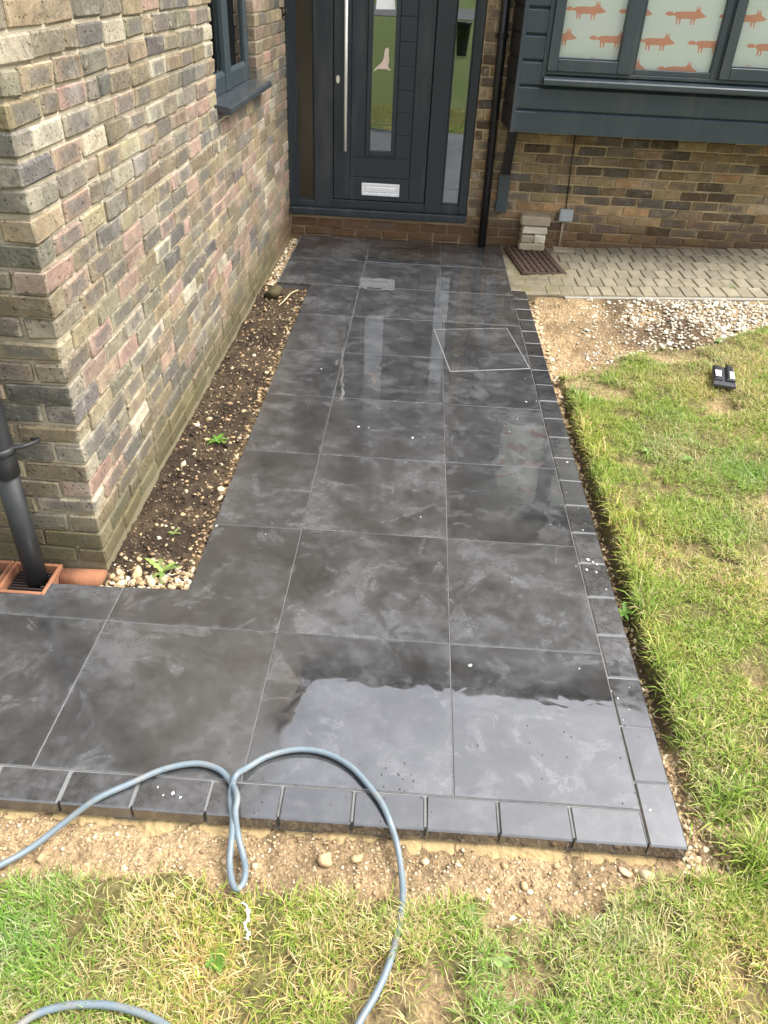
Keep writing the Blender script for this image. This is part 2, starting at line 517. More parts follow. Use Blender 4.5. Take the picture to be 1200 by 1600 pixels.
_T = {}
def vnoise(x, y, scale, seed=0):
    if seed not in _T: _T[seed] = np.random.default_rng(1000 + seed).random((256, 256))
    T = _T[seed]
    u = np.asarray(x) * scale + 500; w = np.asarray(y) * scale + 500
    i = np.floor(u).astype(int); j = np.floor(w).astype(int)
    a = u - i; b = w - j
    a = a * a * (3 - 2 * a); b = b * b * (3 - 2 * b)
    g = lambda p, q: T[p % 256, q % 256]
    return (g(i, j) * (1 - a) + g(i + 1, j) * a) * (1 - b) + (g(i, j + 1) * (1 - a) + g(i + 1, j + 1) * a) * b
def fbm(x, y, s, seed=0, o=4):
    t = 0; amp = .5; tot = 0
    for k in range(o):
        t = t + amp * vnoise(x, y, s * 2 ** k, seed + k); tot += amp; amp *= .55
    return t / tot
def sstep(v, a, b):
    t = np.clip((v - a) / (b - a), 0, 1); return t * t * (3 - 2 * t)
def in_view(x, y, z):
    c = Vector((x, y, z)); p = cam.matrix_world.inverted() @ c
    if p.z > -0.1: return None
    u = 600 + 1186.8 * p.x / -p.z; v = 800 - 1186.8 * p.y / -p.z
    return u, v, -p.z

# ------------------------------------------------------------------ constants of the place
WX = -0.705          # face of the left wing's side wall
WY = 0.90            # front face of the left wing
DY = 5.50            # face of the recessed front wall
S = 0.604            # tile + joint
def rise(x): return 0.05 * max(0.0, x - 1.3)     # ground climbs to the right of the path

# ================================================================== SETTING: ground
def lawn_edge(x):
    return np.interp(x, [1.2, 1.35, 1.9, 2.35, 2.9, 3.6, 6], [2.95, 3.0, 3.36, 3.52, 3.85, 4.15, 4.2])
def masks(x, y):
    """how much of the point is lawn (1) or bare (0); wobbly edges"""
    wob = (fbm(x, y, 6, 3) - .5) * .10 + (fbm(x, y, 22, 9) - .5) * .05
    front = sstep(-y + wob, .265, .315)                         # lawn before the path
    front = np.where(x > 1.0, sstep(-y + wob - (x - 1.0) * -.25, .20, .27), front)
    right = sstep(x + wob * .35, 1.298, 1.33) * sstep(lawn_edge(x) - y + wob * 1.4, -.02, .08)
    corner = np.where((x > 1.2) & (y < .12), sstep(x + wob * 1.6 + (y + .1) * .1, 1.30, 1.38), 1)
    right = np.where((x > 1.2) & (y > -.25), right * corner, np.where(x > 1.38, 1, 0) * right)
    m = np.clip(np.maximum(np.where(x < 1.45, front, np.maximum(front, 0)), right), 0, 1)
    # worn bare patches, most of them towards the dug edges
    near_back = (1 - sstep(lawn_edge(x) - y, .0, .75)) * (x < 2.35) * (x > 1.2)
    worn = sstep(fbm(x, y, 5.5, 150), .60 - .16 * near_back - .05 * (y < -.2), .72 - .10 * near_back)
    return m * (1 - .85 * worn)
def ground_z(x, y):
    L = masks(x, y)
    up = .045 * np.maximum(0, x - 1.3)
    bare = -.070 + (fbm(x, y, 9, 21) - .5) * .030 + (fbm(x, y, 40, 30, 3) - .5) * .022 + up
    trench = np.where((x > 1.2) & (x < 1.325) & (y > .25) & (y < 2.9), -.03, 0)
    back = np.where((y > 2.6) & (x > 1.2), .015, 0) + .034 * sstep(y, 3.95, 4.25) * sstep(x, 1.24, 1.32)
    lawn = -.018 + (fbm(x, y, 5, 40) - .5) * .035 + (fbm(x, y, 30, 44, 3) - .5) * .012 + up
    lawn = np.where(y < -.2, lawn - .014, lawn)
    z = bare + trench + back + (lawn - bare - trench - back) * L
    return np.where((x > -5) & (x < 1.22) & (y > -.085), -.075, z)

def axis(a, b, dense, coarse, lo, hi):
    v = [lo]
    while v[-1] < hi:
        v.append(v[-1] + (dense if a <= v[-1] < b else coarse))
    return np.array(v)
gx = axis(-.75, 1.5, .0095, .045, -4.2, 5.6)
gy = axis(-.72, .12, .0095, .04, -3.0, 4.35)
GX, GY = np.meshgrid(gx, gy, indexing='ij')
GZ = ground_z(GX, GY)
nx, ny = GX.shape
V = np.stack([GX, GY, GZ], -1).reshape(-1, 3)
I = np.arange(nx * ny).reshape(nx, ny)
F = np.stack([I[:-1, :-1], I[1:, :-1], I[1:, 1:], I[:-1, 1:]], -1).reshape(-1, 4)
L = masks(GX, GY)
tan = np.array([.44, .325, .185]); tan2 = np.array([.335, .235, .13]); dark = np.array([.060, .042, .028]); thatch = np.array([.20, .155, .072]); green = np.array([.10, .115, .032])
t1 = fbm(GX, GY, 8, 60)[..., None]; t2 = fbm(GX, GY, 3, 66)[..., None]
bare = tan * (1 - t1) + tan2 * t1
wet = sstep(fbm(GX, GY, 5, 70), .45, .62)[..., None]
bare = bare * (1 - .3 * wet)
trm = (sstep(GX, 1.18, 1.25) * (1 - sstep(GX, 1.33, 1.38)) * sstep(GY, .2, .4) * (1 - sstep(GY, 2.6, 3.0)))[..., None]
bare = bare * (1 - .85 * trm) + dark * .85 * trm
dkp = (sstep(fbm(GX, GY, 4, 75), .45, .6) * sstep(GX, 1.7, 1.9) * (1 - sstep(GX, 2.35, 2.6)) * sstep(GY, 3.2, 3.5))[..., None]
bare = bare * (1 - .8 * dkp) + dark * 1.4 * .8 * dkp
lawn = thatch * (1 - t2) + green * t2
cols = bare * (1 - L[..., None]) + lawn * L[..., None]
q = NM('garden_soil'); P = q.pos()
c_ = q.n('Attribute', attribute_name='col').outputs['Color']
c_ = q.mix(1.0, c_, q.ramp(q.noise(P, 130, 5, .7), [(0.32, .55), (0.5, 1.0), (0.68, 1.35)]), 'MULTIPLY')
c_ = q.mix(1.0, c_, q.ramp(q.noise(P, 24, 5, .65), [(0.34, .72), (0.66, 1.2)]), 'MULTIPLY')
soil_m = q.fin(c_, .96, q.bump(q.math('ADD', q.noise(P, 60, 6, .7), q.math('MULTIPLY', q.voro(P, 55), .8)), 1.0, .012), Specular_IOR_Level=.12)
me = fast_mesh('garden_ground', V, F, soil_m, cols.reshape(-1, 3), True)
tag(link('ground', me), 'tan bare earth and thin lawn soil around the paved path', 'ground', kind='structure')

far = MB()
far.add([(-260, -260, -.16), (260, -260, -.16), (260, 260, -.16), (-260, 260, -.16)], [(0, 1, 2, 3)])
q = NM('far_lawn'); P = q.pos()
m_ = q.fin(q.mix(q.mrange(q.noise(P, 2.5, 6, .65), .3, .7, 0, 1), (.075, .125, .020), (.15, .175, .05)), .9, q.bump(q.noise(P, 60, 3), 1, .03))
far.build('lawn_field', m_)
tag(bpy.data.objects['lawn_field'], 'open green lawn reaching away from the house to the street', 'lawn', kind='structure')
rd = MB().box(-120, 120, -60, -41, -.2, -.12)
tag(rd.build('road', M['asphalt']), 'grey street far behind the lawn', 'road', kind='structure')

# soil bed between the wing and the path
bx = np.linspace(-.74, -.33, 46); by = np.arange(.74, 5.52, .012)
BX, BY = np.meshgrid(bx, by, indexing='ij')
BZ = -.038 + (fbm(BX, BY, 9, 80) - .5) * .05 + (fbm(BX, BY, 45, 86, 3) - .5) * .022 - .012 * sstep(BX, -.5, -.36)
BZ = np.where(BY > 4.3, BZ - .005, BZ)
n1, n2 = BX.shape
V = np.stack([BX, BY, BZ], -1).reshape(-1, 3); I = np.arange(n1 * n2).reshape(n1, n2)
F = np.stack([I[:-1, :-1], I[1:, :-1], I[1:, 1:], I[:-1, 1:]], -1).reshape(-1, 4)
k = sstep(fbm(BX, BY, 7, 90), .42, .62)[..., None]
c = np.array([.034, .024, .016]) * (1 - k) + np.array([.062, .044, .027]) * k
e = (sstep(BX, -.43, -.37) * sstep(fbm(BX, BY, 6, 95), .38, .55))[..., None]
e = np.maximum(e, (BY > 4.25)[..., None] * .8)
c = c * (1 - e) + np.array([.24, .17, .09]) * e
tag(link('soil_bed', fast_mesh('soil_bed', V, F, attr_mat('dark_soil', .95, 1.0, 0, .2), c.reshape(-1, 3), True)),
    'dark damp soil bed between brick wall and path', 'soil', kind='structure')
def bed_z(x, y): return float(-.038 + (fbm(x, y, 9, 80) - .5) * .05 + (fbm(x, y, 45, 86, 3) - .5) * .022 - .012 * sstep(x, -.5, -.36))
def gz(x, y): return float(ground_z(np.array([x]), np.array([y]))[0])

# ================================================================== paved path
path = MB()
path.prism([(-3.0, .0), (1.132, .0), (1.132, 5.494), (-.612, 5.494), (-.612, 4.232), (-.364, 4.232), (-.364, .788), (-.866, .776), (-.870, .700), (-3.0, .695)][::1], -.07, -.0035)
path = path.build('paved_path', M['grout'])
tag(path, 'charcoal porcelain paved path leading to the dark front door, wet and shiny', 'path', kind='structure')
_tm = {}
def tile(poly):
    cx = sum(p[0] for p in poly) / len(poly); cy = sum(p[1] for p in poly) / len(poly)
    key = tuple((round(x - cx, 4), round(y - cy, 4)) for x, y in poly)
    if key not in _tm:
        v, f = prism(key, -.018, 0, .0012)
        _tm[key] = mesh('paving_tile', v, f, False, M['tile'])
    link('paving_tile', _tm[key], None, path, (cx, cy, random.uniform(-.0007, .0004)), (R(random.gauss(0, .07)), R(random.gauss(0, .07)), 0))
def rect(x0, x1, y0, y1): return [(x0, y0), (x1, y0), (x1, y1), (x0, y1)]
g = .0018
XR = 1.129
for r in range(9):
    y0 = r * S + g; y1 = (r + 1) * S - g
    if r == 8: y1 = 5.490
    tile(rect(0 + g, S - g, y0, y1))
    tile(rect(S + g, XR, y0, y1))
    if r == 0: tile(rect(-S + g, -g, y0, y1))
    elif r == 1: tile([(-S + g, y0), (-g, y0), (-g, y1), (-.364, y1), (-.364, .792), (-S + g, .784)])
    elif r < 7: tile(rect(-.364 + .004 * math.sin(r * 2.1), -g, y0, y1))
    else: tile(rect(-.606, -g, y0, y1))
for cidx in range(1, 5):
    x0, x1 = -(cidx + 1) * S + g, -cidx * S - g
    tile(rect(x0, x1, g, S - g))
    if cidx == 1: tile([(x0, S + g), (x1, S + g), (x1, .782), (-.872, .778), (-.886, .715), (x0, .70)])
    else: tile(rect(x0, x1, S + g, .70))

# inset tray cover let into the path: thin steel rim round a tile
dc = root('drain_cover', (.84, 3.2, 0), 'square recessed manhole cover with thin steel rim set skew in the path', 'manhole cover')
tp = [(.643, 2.835), (1.126, 2.945), (1.037, 3.574), (.549, 3.475)]
def inset(poly, d):
    n = len(poly); out = []
    for i in range(n):
        p0, p, p1 = Vector(poly[i - 1]), Vector(poly[i]), Vector(poly[(i + 1) % n])
        d0 = (p - p0).normalized(); d1 = (p1 - p).normalized()
        n0 = Vector((-d0.y, d0.x)); n1 = Vector((-d1.y, d1.x)); m = n0 + n1; m = m / max(.3, m.dot(n0))
        q = p + m * d; out.append((q.x, q.y))
    return out
MB().prism(inset(tp, .006), -.01, .0016, .0006).build('cover_tile', M['tile'], dc, (.84, 3.2, 0))
rim = MB(); a = inset(tp, .0); b = inset(tp, .0042)
for i in range(4):
    j = (i + 1) % 4
    rim.prism([a[i], a[j], b[j], b[i]], -.004, .0022)
rim.build('steel_rim', simple('dull_rim', (.26, .26, .26), .45, 14, .45), dc)

# edging blocks
edg = MB()
edg.prism([(-3.0, -.10), (1.23, -.10), (1.23, 4.345), (1.131, 4.36), (1.131, -.002), (-3.0, -.002)], -.12, -.052)
edg.box(-3.0, 1.235, -.099, -.001, -.052, -.0045); edg.box(1.133, 1.236, -.001, 4.338, -.052, -.0045)
edg = edg.build('path_edging', M['block_grout'])
tag(edg, 'border of charcoal block pavers along the front and right of the path', 'edging', kind='structure')
_bm = {}
def block(x0, x1, y0, y1):
    key = (round(x1 - x0, 3), round(y1 - y0, 3), random.randrange(3))
    if key not in _bm:
        v, f = cbox(-key[0] / 2, key[0] / 2, -key[1] / 2, key[1] / 2, -.05, 0, .0045, .0009)
        _bm[key] = mesh('edging_block', v, f, False, M['edging'])
    link('edging_block', _bm[key], None, edg, ((x0 + x1) / 2, (y0 + y1) / 2, random.uniform(-.001, .0015)), (R(random.gauss(0, .18)), R(random.gauss(0, .18)), R(random.gauss(0, .15))))
x = 1.131
while x > -3.0:
    block(x - .1995, x - .0012, -.110, -.003); x -= .2025
y = -.112
while y < 4.3:
    block(1.1325, 1.237, y + .0016, min(y + .2017, 4.335)); y += .2032
hch = MB()   # sandy bedding squeezed out beneath the front blocks
_n = 170; _k = 6
for i in range(_n):
    xx = -1.0 + i * .0132
    w = .030 + .022 * float(vnoise(xx, 0, 9, 5)) + .012 * float(vnoise(xx, 0, 45, 6))
    top = -.050 - .014 * float(vnoise(xx, 3, 14, 7)) - .008 * float(vnoise(xx, 3, 60, 8))
    for k in range(_k):
        t = k / (_k - 1)
        hch.v.append((xx, -.100 - w * t + random.uniform(-.002, .002), top - .034 * t ** 1.6 + random.uniform(-.0022, .0022)))
    if i:
        a_ = (i - 1) * _k
        hch.f += [(a_ + k, a_ + k + 1, a_ + _k + k + 1, a_ + _k + k) for k in range(_k - 1)]
hb = hch.build('bedding_mortar', M['sand_mortar'], edg)
hb['kind'] = 'stuff'

# white spots and beads of water on the slabs
spl = MB()
pts = [(-.129, 1.234), (-.353, 1.192), (-.142, 1.157), (1.08, 2.801), (.989, 2.295), (1.017, 2.335), (.976, 2.258), (.937, 2.151), (1.057, 2.504), (1.116, 2.52), (1.17, 2.081), (1.116, 1.512), (1.152, 1.613), (1.047, 1.354), (1.114, 1.08), (-.018, .665), (1.158, 0.0), (.849, .956), (.671, .506), (1.041, .526), (1.131, .435), (-.159, -.066), (-.183, -.055), (-.208, -.063), (-.23, -.04), (1.19, 1.05), (1.2, 1.1), (1.17, 1.13), (1.21, .95), (1.18, 2.5)]
pts += [(1.14 + random.uniform(0, .09), random.uniform(.3, 2.2)) for _ in range(16)]
pts += [(random.uniform(-.3, 1.1), random.uniform(.0, 3.2)) for _ in range(5)]
for (x, y) in pts:
    r = random.choice((.0016, .002, .0028, .005)) * random.uniform(.7, 1.2)
    n = 9; a0 = random.random() * 6
    ring = [(x + r * (1 + .6 * random.uniform(-1, 1)) * math.cos(a0 + 6.283 * i / n), y + r * 1.5 * (1 + .35 * random.uniform(-1, 1)) * math.sin(a0 + 6.283 * i / n), .0016) for i in range(n)]
    spl.add(ring + [(x, y, .0034)], [(i, (i + 1) % n, n) for i in range(n)])
sp = spl.build('white_spots', M['spot'], path); sp['kind'] = 'stuff'
q = NM('water_bead'); bead_m = q.fin((.03, .03, .032), .03, None, Specular_IOR_Level=.8)
spl = MB()
for _ in range(90):
    zone = random.random()
    if zone < .45: x, y = random.uniform(-.12, .55), random.uniform(-.10, .10)
    elif zone < .7: x, y = random.uniform(.6, 1.2), random.uniform(.0, .4)
    else: x, y = random.uniform(-.5, 1.2), random.uniform(-.1, 1.0)
    r = random.uniform(.001, .0026); n = 7
    ring = [(x + r * math.cos(6.283 * i / n), y + r * math.sin(6.283 * i / n), .0015) for i in range(n)]
    ring2 = [(x + r * .6 * math.cos(6.283 * i / n), y + r * .6 * math.sin(6.283 * i / n), .0015 + r * .55) for i in range(n)]
    spl.add(ring + ring2 + [(x, y, .0015 + r * .68)], [(i, (i + 1) % n, n + (i + 1) % n, n + i) for i in range(n)] + [(n + i, n + (i + 1) % n, 2 * n) for i in range(n)])
sp = spl.build('water_beads', bead_m, path, smooth=True); sp['kind'] = 'stuff'

# ================================================================== brick walls
def brick_mesh(dx, dy, dz, var, cache={}):
    key = (round(dx, 3), round(dy, 3), round(dz, 3), var)
    mt_ = M['brick_x'] if dx > dy else M['brick']
    if key not in cache:
        v, f = cbox(-dx / 2, dx / 2, -dy / 2, dy / 2, -dz / 2, dz / 2, .004 + .0022 * (var % 3), .0036)
        cache[key] = mesh('brick', v, f, False, mt_)
    return cache[key]
PAL_L = [((.255, .205, .135), 5), ((.285, .24, .16), 3.5), ((.18, .165, .135), 4.5), ((.130, .124, .116), 3.5), ((.21, .17, .12), 5), ((.34, .24, .19), 2.8), ((.40, .365, .285), 2.6), ((.215, .195, .142), 4.5), ((.285, .21, .165), 3.4)]
PAL_R = [((.105, .078, .045), 3.5), ((.26, .185, .10), 4), ((.40, .29, .16), 3), ((.20, .165, .125), 2), ((.40, .25, .13), 1.6), ((.33, .25, .145), 3)]
def pick(pal):
    c = random.choices([p[0] for p in pal], [p[1] for p in pal])[0]
    k = random.uniform(.76, 1.26)
    return tuple(min(.9, x * k * random.uniform(.96, 1.04)) for x in c)
def lay(wall, bricks, limit, pal):
    """bricks: list of (centre, (dx,dy,dz)); the ones that show largest become objects"""
    sc = []
    for b in bricks:
        (cx, cy, cz), d = b
        w = in_view(cx, cy, cz)
        ok = w and -60 < w[0] < 1260 and -60 < w[1] < 1660
        sc.append((w[2] if w else 99) + (0 if ok else 50))
    order = sorted(range(len(bricks)), key=lambda i: sc[i])
    rest = []
    for n, i in enumerate(order):
        (c, d) = bricks[i]
        col = pal(c) if callable(pal) else pick(pal)
        j = lambda a: a + random.uniform(-.0026, .0026)
        if n < limit:
            link('brick', brick_mesh(*d, random.randrange(7)), None, wall, (j(c[0]), j(c[1]), j(c[2])), (R(random.gauss(0, .35)), R(random.gauss(0, .35)), R(random.gauss(0, .3))), col)
        else: rest.append(((j(c[0]), j(c[1]), j(c[2])), d, col))
    if rest:
        vs = []; fs = []; cs = []
        for (c, d, col) in rest:
            v, f = cbox(-d[0] / 2, d[0] / 2, -d[1] / 2, d[1] / 2, -d[2] / 2, d[2] / 2, .004, .0022)
            k = len(vs); vs += [(p[0] + c[0], p[1] + c[1], p[2] + c[2]) for p in v]; fs += [tuple(i + k for i in q) for q in f]; cs += [col] * len(v)
        me = mesh('brick_courses', vs, fs, False, M['brick_attr'])
        a = me.color_attributes.new('col', 'FLOAT_COLOR', 'POINT')
        a.data.foreach_set('color', np.hstack([np.array(cs), np.ones((len(cs), 1))]).astype(np.float32).ravel())
        o = link('brick_courses', me, None, wall); o['kind'] = 'stuff'

CH, BL, BH, BD, J = .075, .215, .065, .1025, .010
Z0 = .008
# ---- left wing: side wall and front wall
RS = .0105   # mortar set back behind the brick faces
WIN = (3.20, 4.32, 1.30, 2.42)
wing = root('brick_wing', (WX, WY, 0), 'projecting stock brick house wing with weathered multicoloured bricks on the left', 'house wing')
core = MB()
core.box(-3.4, WX - RS, WY + RS, 5.75, -.15, WIN[2] - .012)
core.box(-3.4, WX - RS, WY + RS, WIN[0] - .008, WIN[2] - .012, 2.13)
core.box(-3.4, WX - RS, WIN[1] + .008, 5.75, WIN[2] - .012, 2.13)
core.build('mortar_core', M['mortar'], wing)
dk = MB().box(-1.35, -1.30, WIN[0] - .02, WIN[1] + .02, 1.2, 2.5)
dk.build('dark_backing', M['interior'], wing)  # near-black sheet paints the darkness of the unlit room behind the glass
up = MB()
def yz_prism(poly, x0, x1):
    n = len(poly)
    v = [(x0, y, z) for y, z in poly] + [(x1, y, z) for y, z in poly]
    f = [tuple(range(n)), tuple(range(n, 2 * n))[::-1]] + [(i, n + i, n + (i + 1) % n, (i + 1) % n) for i in range(n)]
    return v, f
up.add(*yz_prism([(WY, 2.131), (WIN[0] - .008, 2.131), (WIN[0] - .008, 3.9), (WY, 2.15)], -3.4, WX))
up.add(*yz_prism([(WIN[1] + .008, 2.131), (5.485, 2.131), (5.485, 5.70), (WIN[1] + .008, 4.79)], -3.4, WX))
up.add(*yz_prism([(WIN[0] - .008, 2.42), (WIN[1] + .008, 2.42), (WIN[1] + .008, 4.79), (WIN[0] - .008, 3.9)], -3.4, WX))
up.build('upper_wall', M['wall_tex'], wing)
rf = MB()
rf.add(*yz_prism([(.70, 2.06), (.70, 2.15), (5.6, 5.98), (5.6, 5.86)], -3.7, WX + .06))
rf.build('roof', M['rooftile'], wing)
bricks = []
for c in range(28):
    z = Z0 + c * CH + BH / 2
    # side wall (facing +x)
    if c % 2 == 0:
        segs = [(WY, WY + BL)]; y = WY + BL + J
        bx_ = [(WX - BD, WX)]; xs = WX - BD - J
    else:
        segs = [(WY, WY + BD)]; y = WY + BD + J
        bx_ = [(WX - BL, WX)]; xs = WX - BL - J
    # corner brick
    if c % 2 == 0: bricks.append((((WX - BD / 2), WY + BL / 2, z), (BD, BL, BH)))
    else: bricks.append(((WX - BL / 2, WY + BD / 2, z), (BL, BD, BH)))
    while y < 5.49:
        # courses run on; the odd header breaks the bond
        L_ = BD if random.random() < .10 else BL
        y1 = min(y + L_, 5.49)
        parts = [(y, y1)]
        if z > WIN[2] - .02:
            parts = []
            if y < WIN[0]: parts.append((y, min(y1, WIN[0])))
            if y1 > WIN[1]: parts.append((max(y, WIN[1]), y1))
        for (a, b) in parts:
            if b - a > .03: bricks.append(((WX - BD / 2, (a + b) / 2, z), (BD, b - a, BH)))
        y = y1 + J
    while xs > -2.4:
        bricks.append(((xs - BL / 2, WY + BD / 2, z), (BL, BD, BH))); xs -= BL + J
def pal_wing(c):
    return pick(PAL_L)
lay(wing, bricks, 300, pal_wing)
# ---- recessed front wall
fw = root('brick_wall', (.8, DY, 0), 'brown brick front wall of the house below and beside the bay window', 'brick wall')
core = MB()
core.box(-.712, .812, DY + RS, 5.9, -.15, .183)
core.box(.812, 5.2, DY + RS, 5.9, -.15, 2.36)
core.build('mortar_core', M['mortar_brown'], fw)
up = MB().box(-3.4, 5.2, DY, 5.9, 2.361, 5.28)
up.build('upper_wall', M['wall_tex'], fw)
rf = MB().add(*yz_prism([(5.19, 5.26), (5.19, 5.33), (9.5, 8.78), (9.5, 8.68)], -3.7, 5.5))
rf.build('roof', M['rooftile'], fw)
gt = MB().box(-.6, 5.5, 5.10, 5.189, 5.21, 5.30, .01)
gt.build('gutter', M['black_plastic'], fw)
bricks = []
for c in range(31):
    z = Z0 - .006 + c * CH + BH / 2
    x = -.69 - (0 if c % 2 else .112)
    while x < 5.1:
        a, b = x, x + BL
        a = max(a, -.69)
        if z > .17:
            if b <= .815: x += BL + J; continue
            a = max(a, .818)
        if z > 1.0 and a > 1.08: break
        if z > 1.0: b = min(b, 1.30)
        if b - a > .03: bricks.append((((a + b) / 2, DY + BD / 2, z), (b - a, BD, BH)))
        x += BL + J
def pal_front(c):
    if c[2] < .18 and c[0] < 1.2: return pick([((.16, .085, .045), 3), ((.10, .062, .04), 3), ((.22, .12, .06), 2)])
    return pick(PAL_R)
lay(fw, bricks, 300, pal_front)

# ================================================================== front door
fd = root('front_door', (.05, DY, .18), 'dark anthracite front door with long steel pull bar and glazed side panels', 'front door')
fr = MB()
def pbox(m, x0, x1, z0, z1, y0, y1, b=.003): m.box(x0, x1, y0, y1, z0, z1, b)
FT = 2.30
yf0, yf1 = DY + .004, DY + .075
for (a, b) in ((-.7125, -.640), (-.492, -.338), (.446, .588), (.738, .806)):
    pbox(fr, a, b, .236, FT, yf0, yf1)
for (a, b, z0, z1) in ((-.640, -.492, .236, .284), (-.338, .446, .236, .303), (.588, .738, .236, .306), (-.640, -.492, 2.24, FT), (-.338, .446, 2.24, FT), (.588, .738, 2.24, FT)):
    pbox(fr, a, b, z0, z1, yf0 + .001, yf1)
fr.build('door_frame', M['frame_paint'], fd)
bd = MB()   # glazing beads round the side panes
def beadring(m, x0, x1, z0, z1, w, y0, y1):
    m.box(x0, x0 + w, y0, y1, z0, z1, .002); m.box(x1 - w, x1, y0, y1, z0, z1, .002)
    m.box(x0 + w, x1 - w, y0 + .0005, y1, z0, z0 + w, .002); m.box(x0 + w, x1 - w, y0 + .0005, y1, z1 - w, z1, .002)
beadring(bd, -.6395, -.4925, .2845, 2.2395, .012, yf0 + .014, yf1 - .01)
bd.build('glazing_bead', M['frame_paint'], fd)
bd = MB()
beadring(bd, .5885, .7375, .3065, 2.2395, .012, yf0 + .014, yf1 - .01)
bd.build('glazing_bead', M['frame_paint'], fd)
sl = MB().prism([(-.702, DY + .06), (-.702, DY - .045), (.810, DY - .045), (.810, DY + .06)], .186, .2345, .006)
sl.box(-.69, .80, DY - .03, DY + .06, .172, .186)
sl.build('door_sill', M['frame_paint'], fd)
g1 = MB().box(-.628, -.504, yf0 + .03, yf0 + .036, .296, 2.23).build('side_pane', M['glass_obscure'], fd)
g1['label'] = 'brown tinged side pane next to the brick wing'
g2 = MB().box(.600, .726, yf0 + .03, yf0 + .036, .318, 2.23).build('side_pane', M['glass'], fd)
g2['label'] = 'clear side pane beside the black downpipe'
backing = MB()
backing.box(-.69, -.345, DY + .30, DY + .32, .1, 2.4); backing.build('pane_backing', M['reflect_brown'], fd)  # added brown sheet: reflected brick put into colour behind the wing-side pane
backing = MB(); backing.box(-.345, .80, DY + .30, DY + .32, .1, 2.4); backing.build('pane_backing', M['interior'], fd)  # near-black sheet, the unlit inside put into its colour
# leaf: a core sheet, stiles and rails, planks let in between
ly = DY + .014
leaf = MB()
lx0, lx1, lz0, lz1 = -.333, .440, .309, 2.235
gx0, gx1, gz0 = -.034, .137, .697
leaf.box(lx0, gx0 - .036, ly + .012, ly + .05, lz0, lz1)
leaf.box(gx1 + .036, lx1, ly + .012, ly + .05, lz0, lz1)
leaf.box(gx0 - .036, gx1 + .036, ly + .012, ly + .05, lz0, gz0 - .036)
leaf.box(lx0, -.197, ly, ly + .013, lz0, lz1, .003)         # lock stile
leaf.box(.306, lx1, ly, ly + .013, lz0, lz1, .003)          # hinge stile
leaf.box(-.1965, .3055, ly + .0005, ly + .013, lz0, .486, .003)   # bottom rail
leaf = leaf.build('door_leaf', M['door_paint'], fd)
zs = [.490, .640, .822, .986, 1.146, 1.310, 1.474, 1.638, 1.80, 1.96, 2.12, 2.233]
for i in range(len(zs) - 1):
    z0, z1 = zs[i] + .001, zs[i + 1] - .001
    if i == 0:
        MB().box(-.193, .302, ly + .003, ly + .0125, z0, z1, .003).build('plank', M['door_paint'], leaf)
    else:
        MB().box(gx1 + .037, .302, ly + .003, ly + .0125, z0, z1, .003).build('plank', M['door_paint'], leaf)
MB().box(-.193, gx0 - .037, ly + .003, ly + .0125, .641, 2.232, .003).build('plank', M['door_paint'], leaf)
bz = MB(); beadring(bz, gx0 - .0355, gx1 + .0355, gz0 - .0355, 2.13, .0345, ly - .006, ly + .03)
bz.build('glazing_bead', M['frame_paint'], leaf)
MB().box(gx0 - .002, gx1 + .002, ly + .018, ly + .024, gz0 - .002, 2.10).build('glass_pane', M['glass'], leaf)
lp = MB(); beadring(lp, -.094, .226, .350, .448, .020, ly - .009, ly + .004)
lp.box(-.075, .207, ly - .004, ly + .003, .369, .429, .001)
lp.box(-.062, .194, ly - .010, ly - .004, .380, .419, .003)
lp.build('letter_plate', M['silver'], leaf)
hb = MB().tube([(-.232, ly - .055, .693), (-.236, ly - .055, 1.95)], .0135, 14)
for z in (.80, 1.85): hb.tube([(-.233, ly - .055, z), (-.233, ly + .002, z)], .009, 10)
hb.build('pull_handle', M['steel'], fd, smooth=True)
lk = MB()
n = 16; ring = [(-.300 + .014 * math.cos(6.283 * i / n), 1.20 + (.028 if math.sin(6.283 * i / n) > 0 else -.028) * abs(math.sin(6.283 * i / n)) ** .8) for i in range(n)]
lk.add([(a, ly - .006, z) for a, z in ring] + [(a, ly + .002, z) for a, z in ring], [tuple(range(n))] + [(i, i + n, (i + 1) % n + n, (i + 1) % n) for i in range(n)])
lk.tube([(-.300, ly - .0085, 1.206), (-.300, ly - .004, 1.206)], .008, 10)
lk.build('lock', M['steel'], fd)
# flat pale decorations on the glass
def flat(name, poly, y, th, mat, **kw):
    n = len(poly)
    v = [(x, y, z) for x, z in poly] + [(x, y + th, z) for x, z in poly]
    f = [tuple(range(n)), tuple(range(n, 2 * n))[::-1]] + [(i, n + i, n + (i + 1) % n, (i + 1) % n) for i in range(n)]
    return MB().add(v, f).build(name, mat, **kw)
bird = [(-.024, 1.262), (-.012, 1.285), (.012, 1.305), (.035, 1.325), (.052, 1.350), (.056, 1.385), (.060, 1.412), (.070, 1.427), (.083, 1.428), (.092, 1.415), (.090, 1.398), (.093, 1.37), (.096, 1.34), (.090, 1.308), (.094, 1.292), (.116, 1.282), (.098, 1.276), (.080, 1.287), (.05, 1.284), (.012, 1.284), (-.006, 1.274)]
tag(flat('glass_sticker', bird, ly + .0145, .003, M['sticker']), 'small pale pink seal shaped sticker on the door glass', 'sticker')
tag(flat('glass_sticker', [(-.018, 1.672), (.128, 1.676), (.124, 1.73), (.10, 1.80), (.05, 1.83), (.0, 1.79), (-.014, 1.73)], ly + .0145, .003, M['white']), 'white rounded sticker high on the door glass', 'sticker')

# ================================================================== bay window
BY0 = 5.00
BXa, BXb = 1.040, 4.05
bay = root('bay_window', (BXa, DY, .965), 'slate grey boarded bay window box overhanging the brick wall', 'bay window')
bz0 = .967
